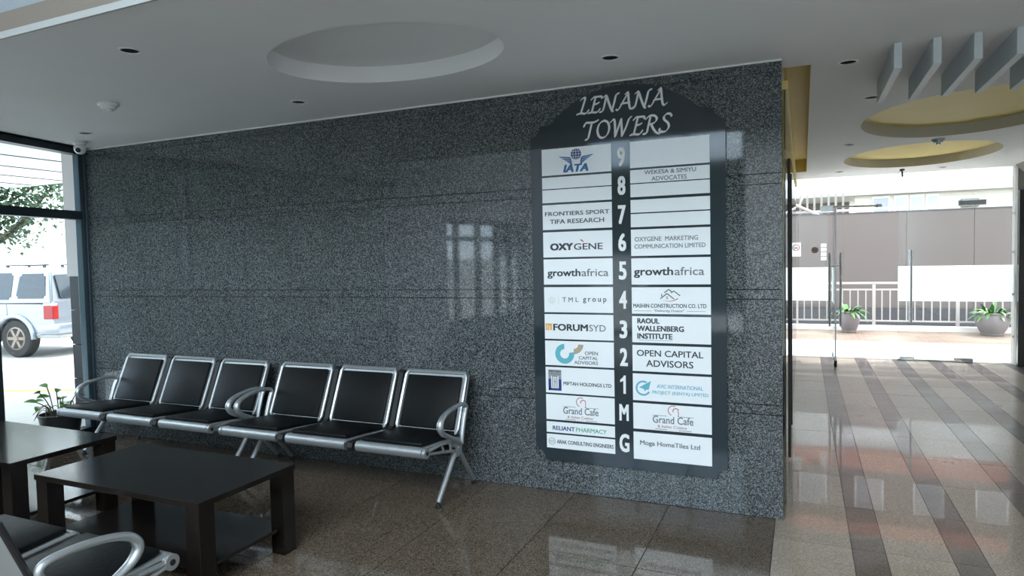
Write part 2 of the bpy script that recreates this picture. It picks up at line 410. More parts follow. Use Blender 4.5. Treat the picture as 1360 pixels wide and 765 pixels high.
# raised edge towards the high lobby: white bead, beige fascia, upper bulkhead wall
b = B(); box(b, -5.6, 3.2, YB - .012, YB, H - .012, H + .018); obj('white_bead', b, mat('bead_paint', (.42, .44, .44), .5, noise=.02), ceil)
b = B(); box(b, -5.6, 3.2, YB, YB + .05, H + .018, H + .11); obj('fascia', b, BEIGEP, ceil)
b = B(); box(b, -5.6, 3.2, YB + .02, YB + .14, H + .11, 4.2); obj('upper_bulkhead', b, mat('bulkhead_paint', (.30, .34, .38), .6, noise=.03), ceil)
b = B(); box(b, -6.4, 3.5, YB + .14, 6.9, H + .2, H + .4); struct('ceiling_roof_slab', b, CEILP)
b = B(); box(b, -6.4, 3.5, Y0 - .4, YB + .14, 4.2, 4.4); struct('ceiling_high_lobby', b, CEILW)

# ------------------------------------------------------------------ other walls
b = B(); box(b, 3.0, 3.2, Y0, 6.62, 0, 4.2); struct('wall_right', b, CEILW)
b = B(); box(b, -.86, 3.0, Y0 - .2, Y0, 0, 4.2); box(b, -4.1, -.86, Y0 - .2, Y0, 3.92, 4.2); struct('wall_rear', b, CEILW)
b = B(); box(b, -.9, -.7, .22, 6.62, 0, H + .2); box(b, -.9, 0, 6.45, 6.62, 0, H + .2); struct('wall_corridor', b, CEILW)

# left window facade
def fbox(bm, s0, s1, z0, z1, d0=-.05, d1=.05, bev=0):
    return obox(bm, fp((s0 + s1) / 2, (z0 + z1) / 2, (d0 + d1) / 2), FD * (s1 - s0), FN * (d1 - d0), (0, 0, z1 - z0), bev)
b = B(); fbox(b, 3.75, 4.79, 0, H, -.12, .12); fbox(b, 6.87, 9.2, 0, 4.2, -.12, .12); fbox(b, 2.05, 6.87, H, 4.2, -.12, .12)
fbox(b, -.1, 2.05, H + .0, H + .35, -.12, .1); fbox(b, 4.79, 6.87, 2.12, H, -.1, .1)
struct('wall_left', b, mat('grey_plaster', (.35, .36, .37), .7, noise=.05, nscale=2))
def facade_window(name, s0, s1, ztop, ztr, mull):
    w = struct(name, None, None)
    b = B(); fbox(b, s0, s1, 0, .07); obj('sill_rail', b, DARKFR, w)
    b = B(); fbox(b, s0, s1, ztop - .06, ztop); obj('head_rail', b, DARKFR, w)
    b = B(); fbox(b, s0, s1, ztr, ztr + .075); obj('transom', b, DARKFR, w)
    for s in mull:
        b = B(); fbox(b, s - .03, s + .03, .07, ztop - .06, -.045, .045); obj('mullion', b, DARKFR, w)
    ms = [s0] + list(mull) + [s1]
    for a, c in zip(ms, ms[1:]):
        for z0, z1 in ((.07, ztr), (ztr + .075, ztop - .06)):
            if c - a > .1:
                b = B(); fbox(b, a + .02, c - .02, z0, z1, -.004, .004); obj('glass_pane', b, GLASSL, w)
    return w
w1 = facade_window('window_1', .085, 3.75, H, 1.935, [.93, 1.52, 2.19, 2.88])
b = B(); fbox(b, .0, .034, 0, H, -.03, .04, .004); fbox(b, .042, .085, 0, H, -.03, .03, .004); obj('corner_post', b, BLUEFR, w1)
b = B(); fbox(b, .96, 3.75, .07, .70, -.03, .03); obj('added_spandrel', b, DARKFR, w1)  # added opaque panel, keeps bright outdoor ground out of the granite reflection
w2 = facade_window('window_2', 4.79, 6.87, 2.12, 1.80, [5.12, 5.65, 6.13, 6.5])
b = B(); fbox(b, 4.79, 6.87, .07, .60, -.03, .03); obj('added_spandrel', b, DARKFR, w2)  # added here too, cuts the ground from the mirrored window
# rear tall glazing
w3 = struct('window_3', None, None)
for x in (-3.98, -2.95, -1.92, -.89):
    b = B(); box(b, x - .03, x + .03, Y0 - .1, Y0, 0, 3.92); obj('mullion', b, DARKFR, w3)
for z in (0, 2.2, 3.86):
    b = B(); box(b, -4.0, -.86, Y0 - .09, Y0 - .01, z, z + .06); obj('transom', b, DARKFR, w3)
for x0, x1 in ((-3.95, -2.98), (-2.92, -1.95), (-1.89, -.92)):
    for z0, z1 in ((.06, 2.2), (2.26, 3.86)):
        b = B(); box(b, x0, x1, Y0 - .054, Y0 - .046, z0, z1); obj('glass_pane', b, GLASSL, w3)

# corridor glass partition on the left of the passage
w4 = struct('window_4', None, None)
for y0, y1 in ((.22, 1.30), (1.33, 2.6), (2.61, 3.9), (3.91, 5.2), (5.21, 6.4)):
    b = B(); box(b, .004, .014, y0, y1, .01, 2.45); obj('glass_pane', b, GLASSP, w4)
for y in (1.2, 2.2):
    b = B(); box(b, .0, .024 if y < 2 else .02, y - .012, y + .012, .02, 2.18, .002); obj('edge_profile', b, BLKPL, w4)
b = B(); box(b, -.01, .028, .22, 6.4, 2.45, 2.5); obj('head_rail', b, YELP, w4)
b = B(); box(b, -.72, -.01, .22, 6.4, 2.46, 2.5); obj('inner_soffit', b, YELP, w4)

# ------------------------------------------------------------------ entrance glazing
YD = 6.5
def band(parent, x0, x1, z0=.82, z1=1.30, along='x', y=YD, n=20):
    b = B(); h = (z1 - z0) / n
    for i in range(n):
        g = .002
        if along == 'x': box(b, x0, x1, y - .0075, y - .0065, z0 + i * h, z0 + (i + 1) * h - g)
        else: box(b, x0 - .0075, x0 - .0065, y, x1, z0 + i * h, z0 + (i + 1) * h - g)
    return obj('frosted_band', b, FROST, parent)
def pane(parent, x0, x1, z0, z1, y=YD):
    b = B(); box(b, x0 + .002, x1 - .002, y - .006, y + .006, z0, z1); return obj('glass_pane', b, GLASS, parent)
w5 = struct('window_5', None, None); pane(w5, -.18, .43, .01, H - .002); band(w5, -.18, .43)
w6 = struct('window_6', None, None); pane(w6, 2.16, 2.60, .01, H - .002); band(w6, 2.16, 2.60)
w7 = struct('window_7', None, None); pane(w7, .43, 1.30, 2.13, H - .002); pane(w7, 1.30, 2.16, 2.13, H - .002)
def bar_handle(parent, x, y, z0=.52, z1=1.50, off=(0, -.06, 0), both=True):
    o_ = Vector(off); sides = (1, -1) if both else (1,)
    for s in sides:
        b = B(); p = Vector((x, y, 0)) + o_ * s
        cyl(b, p + Vector((0, 0, z0)), p + Vector((0, 0, z1)), .014, 14)
        for z in (z0 + .14, z1 - .17): cyl(b, Vector((x, y, z)), p + Vector((0, 0, z)), .009, 10); 
        obj('handle', b, BRUSHED, parent, smooth=True)
def patch(parent, x0, x1, z0, z1, y=YD, m=None):
    b = B(); box(b, x0, x1, y - .018, y + .018, z0, z1, .003); obj('patch_fitting', b, m or CHROME, parent)
d1 = struct('door_1', None, None)           # left leaf, swung inwards
b = B(); box(b, .487, .499, 5.65, 6.47, .012, 2.10); obj('glass_pane', b, GLASS, d1)
b = B(); box(b, .484, .502, 5.641, 5.651, .03, 2.10); obj('leaf_edge', b, BRUSHED, d1)
bar_handle(d1, .493, 5.74, .53, 1.50, (.065, 0, 0))
b = B(); cyl(b, (.493, 5.66, 0), (.493, 5.66, .10), .016, 12); box(b, .475, .511, 5.64, 5.70, .02, .085, .003); obj('floor_bolt', b, BLKPL, d1)
b = B(); box(b, .475, .511, 6.34, 6.49, .01, .08, .003); obj('patch_fitting', b, CHROME, d1)
b = B(); cyl(b, (.47, 5.68, 2.10), (1.02, 5.95, 2.105), .013, 12); obj('door_stay', b, BRUSHED, d1)
b = B(); cyl(b, (.99, 5.93, 2.105), (1.04, 5.96, 2.105), .026, 14); obj('stay_knob', b, BRUSHED, d1)
band(d1, .487, 6.46, along='y', y=5.66)
d2 = struct('door_2', None, None)           # right leaf, closed
pane(d2, 1.30, 2.16, .012, 2.12); band(d2, 1.30, 2.16)
bar_handle(d2, 1.45, YD, .53, 1.52)
patch(d2, 1.32, 1.50, .01, .055); patch(d2, 1.95, 2.17, .01, .06); patch(d2, 1.99, 2.3, 2.09, 2.16)
b = B(); box(b, 1.30, 2.16, YD - .012, YD + .012, .004, .022); obj('bottom_rail', b, BRUSHED, d2)
b = B(); box(b, -.2, 2.62, YD - .02, YD + .02, -.001, .003); t1 = struct('trim_1', b, BRUSHED)
for i, z in enumerate((.35, .9, 1.45, 1.95)):
    b = B(); box(b, 2.585, 2.625, YD - .02, YD + .02, z, z + .03, .002); obj('glass_clip', b, CHROME, w6)
for i, z in enumerate((2.12,)):
    b = B(); box(b, .33, .50, YD - .02, YD + .02, z - .03, z + .05, .002); obj('patch_fitting', b, CHROME, w5)
# no smoking stickers and hours strips stuck on the left sidelight
def no_smoking(x, z, s, paper, label):
    t = thing('no_smoking_sticker', label, 'sticker', (x, YD - .0075, z))
    b = B(); box(b, -s * .62, s * .62, -.001, 0, -s, s) if paper else lathe(b, [(s * .55, -.001), (s * .55, 0)], (0, 0, 0), 24, 'y'); obj('backing', b, FROST if paper else mat('faded_sticker', (.42, .33, .30), .6, noise=.1), t)
    b = B(); n = 28; ro, ri = s * .48, s * .37
    zc = s * .25 if paper else 0
    for i in range(n):
        a, c = 2 * pi * i / n, 2 * pi * (i + 1) / n
        prism(b, [(ri * cos(a), zc + ri * sin(a)), (ro * cos(a), zc + ro * sin(a)), (ro * cos(c), zc + ro * sin(c)), (ri * cos(c), zc + ri * sin(c))], -.0018, -.001)
    k = .7071; prism(b, [(-ri * k - .004, zc + ri * k), (-ri * k + .004, zc + ri * k + .004), (ri * k + .004, zc - ri * k), (ri * k - .004, zc - ri * k - .004)], -.0018, -.001)
    obj('red_ring', b, RED if paper else ROSE, t)
    b = B(); box(b, -ri * .7, ri * .6, -.0016, -.001, zc - .006, zc + .006); obj('cigarette', b, INK, t)
no_smoking(.015, 1.56, .10, True, 'white no smoking sticker on the fixed glass left of the open entrance door')
no_smoking(.26, 1.545, .085, False, 'faded round no smoking sticker on the glass between white sticker and door handle')
t = thing('notice_strips', 'column of small white notice strips on glass beside the open door handle', 'sticker', (.375, YD - .0075, 1.40))
for i in range(4):
    b = B(); box(b, -.035 + i * .0, .035, -.001, 0, .0 + i * .062, .048 + i * .062); obj('strip', b, FROST, t)

# right pier by the entrance with black notice panel
b = B(); box(b, 2.61, 3.0, 6.38, 6.62, 0, H + .1); struct('wall_pier', b, mat('grey_pier_plaster', (.30, .30, .27), .6, noise=.06, nscale=3))
t = thing('notice_board', 'tall black notice panel with white papers at the right end of glass doors', 'notice board', (2.80, 6.305, 0))
b = B(); box(b, -.19, .19, 0, .07, .0, 2.25, .006); obj('panel', b, mat('black_stone_panel', (.022, .024, .022), .25, noise=.2, nscale=9), t)
for z0 in (1.80, 1.48):
    b = B(); box(b, -.13, .10, -.003, 0, z0, z0 + .26); p_ = obj('paper_notice', b, PAPER, t)
    for q in range(6):
        b = B(); box(b, -.11, .07 - .02 * (q % 3), -.0036, -.003, z0 + .03 + q * .033, z0 + .036 + q * .033); obj('printed_line', b, INKG, p_)
b = B(); prism(b, [(2.58, H - .001), (3.0, H - .001), (3.0, H - .17), (2.66, H - .10)], 5.2, 6.37); struct('trim_2', b, BEIGEP)

# ------------------------------------------------------------------ tenant directory sign
def arc(cx, cz, r, a0, a1, n=10): return [(cx + r * cos(radians(a0 + (a1 - a0) * i / n)), cz + r * sin(radians(a0 + (a1 - a0) * i / n))) for i in range(n + 1)]
SY = -.030
sign = thing('directory_sign', 'tall arched black directory board of office names on granite wall', 'sign', (0, 0, 0))
xc = -.887
out = [(-1.48, .285)] + arc(-1.485, .215, .07, 90, 0, 7)[1:] + [(-1.415, .212), (-.35, .205)] + arc(-.29, .205, .062, 180, 90, 7)[1:] + [(-.294, .27), (-.294, 2.27)]
out += arc(-.285, 2.345, .075, -97, -172, 6)[1:] + [(-.40, 2.345), (-.445, 2.355)]
R = ((.445) ** 2 + (.176) ** 2) / (2 * .176)
out += arc(xc, 2.531 - R, R, 90 - math.degrees(math.asin(.432 / R)), 90 + math.degrees(math.asin(.432 / R)), 28)
out += [(-1.335, 2.345), (-1.37, 2.335), (-1.41, 2.335)] + arc(-1.49, 2.34, .075, -8, -82, 6) + [(-1.48, 2.26)]
b = B(); prism(b, out, SY, 0); obj('board', b, SIGNB, sign)
def chancery(word, x0, x1, z0, z1, parent):
    """lettering written with a broad-nib pen held at 40 degrees"""
    G = {
     'L': (.62, [[(.20, .90), (.34, 1), (.46, .97), (.32, .5), (.17, .04)], [(-.06, .0), (.17, .04), (.42, .0), (.56, .06), (.64, .20)]]),
     'E': (.66, [[(.40, .97), (.28, .5), (.15, .03)], [(.16, .84), (.28, .97), (.5, .98), (.74, .97), (.78, .86)], [(.29, .52), (.46, .54), (.60, .60)], [(-.04, .0), (.15, .03), (.4, .0), (.54, .05), (.64, .20)]]),
     'N': (.94, [[(-.08, .0), (.08, .03), (.2, .40), (.32, .97)], [(.16, .90), (.32, .98), (.46, .52), (.62, .04), (.70, -.06)], [(.64, .0), (.78, .5), (.90, .96), (1.06, 1.03)]]),
     'A': (.80, [[(-.12, .04), (.02, .02), (.3, .5), (.58, .98)], [(.44, .94), (.58, 1.02), (.62, .5), (.68, .05), (.80, .0), (.9, .1)], [(.18, .36), (.42, .38), (.66, .38)]]),
     'T': (.66, [[(.02, .76), (.12, .95), (.34, .95), (.62, .95), (.86, 1.04)], [(.50, .95), (.38, .5), (.25, .04), (.10, -.02)]]),
     'O': (.82, [[(.50, .99), (.24, .84), (.10, .48), (.18, .12), (.40, .0), (.66, .14), (.80, .50), (.72, .86), (.50, .99)]]),
     'W': (1.12, [[(.02, .86), (.16, .99), (.24, .90), (.26, .5), (.26, .03)], [(.26, .0), (.44, .48), (.62, .97)], [(.62, .98), (.64, .5), (.66, .03)], [(.66, .0), (.90, .5), (1.08, .94), (1.20, 1.03)]]),
     'R': (.76, [[(.40, .97), (.28, .5), (.16, .04), (-.02, .0)], [(.14, .82), (.34, .98), (.62, .96), (.74, .78), (.62, .58), (.34, .50)], [(.42, .5), (.56, .2), (.72, .0), (.9, -.05), (1.0, .06)]]),
     'S': (.62, [[(.74, .84), (.66, .98), (.46, .99), (.32, .86), (.34, .68), (.52, .50), (.58, .28), (.44, .06), (.22, .0), (.08, .06), (.06, .20)]])}
    polys = []; x = 0; nib = Vector((cos(radians(42)), sin(radians(42)))) * .062; per = Vector((-nib.y, nib.x)) * .30
    for ch in word:
        w, st = G[ch]
        for s in st:
            pts = catmull([(a + x, z, 0) for a, z in s], 5)
            for p, q in zip(pts, pts[1:]):
                cand = []
                for c in (p, q):
                    c2 = Vector((c.x, c.y))
                    for u in (nib + per, nib - per, -nib + per, -nib - per): cand.append(tuple(c2 + u))
                cand = sorted(set(cand)); h = []
                for sgn in (1, -1):
                    part = []
                    for c in (cand if sgn == 1 else cand[::-1]):
                        while len(part) > 1 and (part[-1][0] - part[-2][0]) * (c[1] - part[-2][1]) - (part[-1][1] - part[-2][1]) * (c[0] - part[-2][0]) <= 1e-9: part.pop()
                        part.append(c)
                    h += part[:-1]
                polys.append(h)
        x += w + .06
    ax = [c[0] for h in polys for c in h]; az = [c[1] for h in polys for c in h]
    a, b_, c_, d = min(ax), max(ax), min(az), max(az); bm = B()
    for i, h in enumerate(polys):
        prism(bm, [(x0 + (u - a) / (b_ - a) * (x1 - x0), z0 + (v - c_) / (d - c_) * (z1 - z0)) for u, v in h], SY - .006 - .00002 * (i % 5), SY)
    obj('title_lettering', bm, SILVLET, parent)
chancery('LENANA', -1.172, -.612, 2.372, 2.487, sign)
chancery('TOWERS', -1.128, -.585, 2.215, 2.340, sign)
for s, z0, z1 in [('9', 2.045, 2.160), ('8', 1.875, 1.988), ('7', 1.700, 1.814), ('6', 1.537, 1.645), ('5', 1.364, 1.475), ('4', 1.188, 1.297), ('3', 1.008, 1.117), ('2', .838, .948), ('1', .668, .780), ('M', .502, .603), ('G', .308, .420)]:
    x0, x1 = (-.918, -.870) if s != '1' else (-.922, -.882)
    if s == 'M': x0, x1 = -.926, -.868
    if s == 'G': x0, x1 = -.928, -.866
    if s == '1':
        b = B(); prism(b, [(-.899, z0), (-.884, z0), (-.884, z1), (-.896, z1), (-.901, z1 - .012), (-.918, z1 - .026), (-.918, z1 - .042), (-.899, z1 - .033)], SY - .003, SY); obj('floor_numeral', b, WHITEL, sign); continue
    text_mesh(s, x0, x1, z0, z1, SY - .0002, WHITEL, sign, 'floor_numeral', bold=.045, depth=.003)
PY = SY - .004
def plate(side, z0, z1):
    x0, x1 = (-1.404, -.955) if side == 'L' else (-.840, -.380)
    b = B(); box(b, x0, x1, PY, SY, z0, z1, .0008); return obj('name_plate', b, PLATE, sign)
T = lambda s, x0, x1, z0, z1, m, par, **k: text_mesh(s, x0, x1, z0, z1, PY - .0003, m, par, **{**k, 'bold': k.get('bold', 0) + .018})
def flat(par, polys, name='logo', mats=None):
    b = B()
    for i, e in enumerate(polys):
        pts, mi = e[0], e[1]; d = e[2] if len(e) > 2 else 0
        prism(b, pts, PY - .0011 - d, PY - .0001, mi)
    o = obj(name, b, mats, par); o['kind'] = 'stuff'
    return o
def ringpoly(cx, cz, r0, r1, a0, a1, n=14):
    a = arc(cx, cz, r1, a0, a1, n); c = arc(cx, cz, r0, a0, a1, n)
    return [[a[i], a[i + 1], c[i + 1], c[i]] for i in range(n)]
def line(p, q, w):
    p, q = Vector(p), Vector(q); n = (q - p).normalized(); n = Vector((-n.y, n.x)) * w / 2
    return [tuple(p + n), tuple(q + n), tuple(q - n), tuple(p - n)]
# left column
p = plate('L', 2.022, 2.187)
T('IATA', -1.262, -1.098, 2.034, 2.082, BLUE, p, bold=.04, shear=.22)
gx, gz, gr = -1.177, 2.143, .034
pl = [(arc(gx, gz, gr, 0, 360, 24)[:-1], 0)]
for dz in (-.016, 0, .016): pl.append((line((gx - sqrt(gr * gr - dz * dz), gz + dz), (gx + sqrt(gr * gr - dz * dz), gz + dz), .0022), 1, .0003))
pl.append((line((gx, gz - gr), (gx, gz + gr), .0022), 1, .0003))
for sx in (-1, 1):
    for q in ringpoly(0, 0, 1, 1.09, -75, 75, 10): pl.append(([(gx + sx * (u * .0185), gz + v * gr * .96) for u, v in q], 1, .00035))
for sx in (-1, 1):
    for i in range(4):
        zt = 2.133 - i * .0115; xi = gx + sx * (.030 - i * .002); xo = gx + sx * (.112 - i * .017)
        pl.append(([(xi, zt - .016), (xi + sx * .012, zt - .006), (xo, zt + .002), (xo - sx * .012, zt - .006), (xi + sx * .014, zt - .0145), (xi, zt - .0235)], 2))
flat(p, pl, 'emblem', [NAVY, PLATE, BLUE])
plate('L', 1.938, 2.010); plate('L', 1.851, 1.932)
p = plate('L', 1.682, 1.838); T('FRONTIERS SPORT', -1.388, -.970, 1.768, 1.794, INK, p); T('TIFA RESEARCH', -1.356, -1.004, 1.718, 1.746, INK, p)
p = plate('L', 1.508, 1.667); T('OXY', -1.357, -1.205, 1.551, 1.596, INK, p, bold=.045); T('GENE', -1.200, -1.015, 1.552, 1.592, INK, p, bold=-.002)
flat(p, [([(-1.160, 1.613), (-1.150, 1.617), (-1.135, 1.602), (-1.139, 1.599)], 0)], 'accent', [RED])
p = plate('L', 1.336, 1.496); T('growth', -1.379, -1.160, 1.374, 1.434, INK, p, bold=.012); T('africa', -1.153, -.981, 1.387, 1.434, INKG, p, bold=-.008)
p = plate('L', 1.161, 1.320); T('TML', -1.282, -1.176, 1.227, 1.256, INKG, p, spacing=1.6); T('group', -1.146, -.997, 1.219, 1.252, INK, p, spacing=1.5)
pl = []
for i in range(16):
    for k, rr in enumerate((.010, .017, .024)):
        a = 2 * pi * (i + .5 * k) / 16; cx_, cz_ = -1.352 + rr * cos(a), 1.237 + rr * sin(a); d = .0016
        pl.append(([(cx_ - d, cz_), (cx_, cz_ - d), (cx_ + d, cz_), (cx_, cz_ + d)], 0))
pl.append((line((-1.307, 1.213), (-1.307, 1.262), .0008), 0)); flat(p, pl, 'sunburst_logo', [TAN])
p = plate('L', .991, 1.149); T('FORUM', -1.346, -1.117, 1.045, 1.088, INK, p, bold=.026); T('SYD', -1.109, -1.004, 1.045, 1.086, INKG, p, bold=-.012)
flat(p, [([(-1.398, 1.047), (-1.355, 1.047), (-1.355, 1.089), (-1.398, 1.089)], 0)] + [(q, 1, .0004) for q in (line((-1.388, 1.050), (-1.388, 1.076), .004), line((-1.388, 1.076), (-1.379, 1.082), .004), line((-1.392, 1.067), (-1.380, 1.067), .003), line((-1.374, 1.050), (-1.374, 1.072), .004), line((-1.374, 1.072), (-1.364, 1.072), .004), line((-1.374, 1.061), (-1.362, 1.061), .003), line((-1.374, 1.052), (-1.360, 1.052), .003))], 'square_logo', [ORANGE, PLATE])
p = plate('L', .823, .980)
pl = [(q, 0) for q in ringpoly(-1.273, .899, .030, .063, 92, 372, 30)]
pl += [(q, 1) for q in ringpoly(-1.212, .962, .030, .063, -90, -2, 12)]
flat(p, pl, 'ring_logo', [TEAL, TAN])
T('OPEN', -1.140, -1.056, .897, .919, INKG, p, bold=.005); T('CAPITAL', -1.180, -1.056, .867, .888, INKG, p, bold=.005); T('ADVISORS', -1.211, -1.056, .837, .858, INKG, p, bold=.005)
p = plate('L', .646, .811)
X0, X1, Z0, Z1 = -1.385, -1.298, .662, .795
q = lambda a, b_, c_, d: [(X0 + a * (X1 - X0), Z0 + c_ * (Z1 - Z0)), (X0 + b_ * (X1 - X0), Z0 + c_ * (Z1 - Z0)), (X0 + b_ * (X1 - X0), Z0 + d * (Z1 - Z0)), (X0 + a * (X1 - X0), Z0 + d * (Z1 - Z0))]
pl = [(q(0, 1, 0, 1), 0), (q(0, .2, .0, .55), 1, .0003), (q(.8, 1, .1, .55), 1, .0003), (q(0, 1, 0, .10), 1, .0003)]
pl += [(q(.22, .78, .12, .70), 2, .0003), (q(.30, .36, .14, .68), 3, .0006), (q(.64, .70, .14, .68), 3, .0006), (q(.44, .48, .14, .62), 3, .0006), (q(.53, .57, .14, .62), 3, .0006), (q(.44, .57, .40, .46), 3, .0006), (q(.30, .70, .66, .70), 3, .0006)]
g_ = flat(p, pl, 'doorway_logo', [INKLG, NAVY, PLATE, INKG])
T('MIFTAH HOLDINGS LTD', -1.284, -.973, .700, .722, INK, p, bold=.004)
T('MIFTAH', X0 + .004, X1 - .004, .779, .790, INK, p, name='logo_lettering', bold=.02, depth=.0014); T('HOLDINGS', X0 + .006, X1 - .006, .764, .773, INKG, p, name='logo_lettering', depth=.0014)
def cafe(p, x0, x1, z0):
    w = x1 - x0; cx_ = (x0 + x1) / 2 + .002
    T('Grand Cafe', x0, x1, z0, z0 + .044, INKG, p, bold=-.004)
    pl = [(s_, 0) for s_ in ringpoly(cx_, z0 + .080, .026, .031, 60, 250, 16)] + [(s_, 1) for s_ in ringpoly(cx_ + .016, z0 + .078, .014, .019, 10, 200, 12)] + [(s_, 1) for s_ in ringpoly(cx_ + .000, z0 + .062, .030, .034, -30, 30, 8)]
    pl += [(line((x0, z0 + .046), (x0 + w * .36, z0 + .046), .0022), 2), (line((x0 + w * .62, z0 + .046), (x1, z0 + .046), .0022), 2)]
    pl += [(line((x0 + w * .06, z0 - .036), (x0 + w * .36, z0 - .036), .003), 2), (line((x0 + w * .64, z0 - .036), (x0 + w * .95, z0 - .036), .003), 2)]
    for i in range(4): u = cx_ - .022 + i * .013; pl.append(([(u - .002, z0 - .036), (u, z0 - .038), (u + .002, z0 - .036), (u, z0 - .034)], 1))
    flat(p, pl, 'swirl_logo', [ROSE, RED, INKG])
    T('& Italian Cuisine', x0 + w * .12, x1 - w * .16, z0 - .026, z0 - .010, ROSE, p, bold=-.004)
p = plate('L', .474, .635); cafe(p, -1.289, -1.058, .517)
p = plate('L', .391, .460); T('RELIANT', -1.362, -1.214, .408, .435, NAVY, p, bold=.01); T('PHARMACY', -1.206, -1.007, .408, .435, GREEN, p)
p = plate('L', .290, .380); T('ARAK CONSULTING ENGINEERS', -1.335, -.965, .322, .346, INK, p, bold=.006)
pl = [(s_, 0) for s_ in ringpoly(-1.368, .333, .020, .023, 0, 360, 20)] + [(line((-1.39, .333), (-1.346, .333), .003), 0), (line((-1.385, .341), (-1.351, .341), .0015), 0), (line((-1.385, .325), (-1.351, .325), .0015), 0)]
flat(p, pl, 'round_logo', [INKLG])
# right column
plate('R', 2.030, 2.187)
p = plate('R', 1.940, 2.018); T('WEKESA & SIMIYU', -.755, -.456, 1.986, 2.011, INKG, p); T('ADVOCATES', -.712, -.509, 1.947, 1.973, INKG, p)
plate('R', 1.857, 1.934); plate('R', 1.764, 1.841); plate('R', 1.678, 1.757)
p = plate('R', 1.506, 1.664); T('OXYGENE  MARKETING', -.817, -.448, 1.592, 1.619, INKG, p); T('COMMUNICATION LIMITED', -.819, -.406, 1.549, 1.575, INKG, p)
p = plate('R', 1.334, 1.492); T('growth', -.825, -.592, 1.374, 1.437, INK, p, bold=.012); T('africa', -.583, -.415, 1.388, 1.436, INKG, p, bold=-.008)
p = plate('R', 1.159, 1.318); T('MASHIN CONSTRUCTION CO. LTD', -.831, -.404, 1.196, 1.220, INK, p, bold=.004); T('"Delivering Dreams"', -.706, -.530, 1.168, 1.186, INKG, p, shear=.25)
w_ = .005
pl = [(line((-.668, 1.250), (-.628, 1.282), w_), 0), (line((-.630, 1.282), (-.588, 1.248), w_), 0), (line((-.645, 1.285), (-.618, 1.306), w_), 0), (line((-.620, 1.306), (-.600, 1.290), w_), 0), (line((-.606, 1.285), (-.588, 1.296), w_), 0), (line((-.590, 1.296), (-.553, 1.268), w_), 0), (line((-.660, 1.262), (-.660, 1.278), w_), 0)]
pl += [(line((-.636, 1.250), (-.622, 1.250), .002), 0), (line((-.636, 1.260), (-.622, 1.260), .002), 0), (line((-.629, 1.246), (-.629, 1.264), .002), 0)]
sw = arc(-.62, 1.33, .095, -110, -55, 10)
pl += [(line(a, b_, .001 + .005 * i / 10), 1) for i, (a, b_) in enumerate(zip(sw, sw[1:]))]
pl += [(line((-.828, 1.177), (-.72, 1.177), .0018), 0), (line((-.515, 1.177), (-.408, 1.177), .0018), 0)]
flat(p, pl, 'roof_logo', [INK, RED])
p = plate('R', .986, 1.144); T('RAOUL', -.808, -.675, 1.101, 1.133, INK, p, bold=.03); T('WALLENBERG', -.809, -.533, 1.055, 1.088, INK, p, bold=.03); T('INSTITUTE', -.809, -.600, 1.009, 1.042, INK, p, bold=.03)
flat(p, [(line((-.805, 1.001), (-.600, 1.001), .0025), 0)], 'small_print', [INKLG])
p = plate('R', .812, .970); T('OPEN CAPITAL', -.813, -.424, .904, .942, INK, p); T('ADVISORS', -.757, -.481, .842, .882, INK, p)
p = plate('R', .634, .797); T('AVIC INTERNATIONAL', -.695, -.428, .715, .738, SKYB, p); T('PROJECT (KENYA) LIMITED', -.722, -.396, .674, .699, SKYB, p)
pl = [(s_, 0) for s_ in ringpoly(-.777, .710, .035, .046, 60, 330, 24)] + [([(-.803, .713), (-.730, .756), (-.745, .700)], 1), ([(-.775, .706), (-.738, .745), (-.765, .690)], 0, .0003)]
flat(p, pl, 'plane_logo', [SKYB, TEAL])
p = plate('R', .460, .618); cafe(p, -.722, -.484, .505)
p = plate('R', .274, .441); T('Moga HomeTiles Ltd', -.800, -.447, .356, .392, INKG, p, bold=.008)

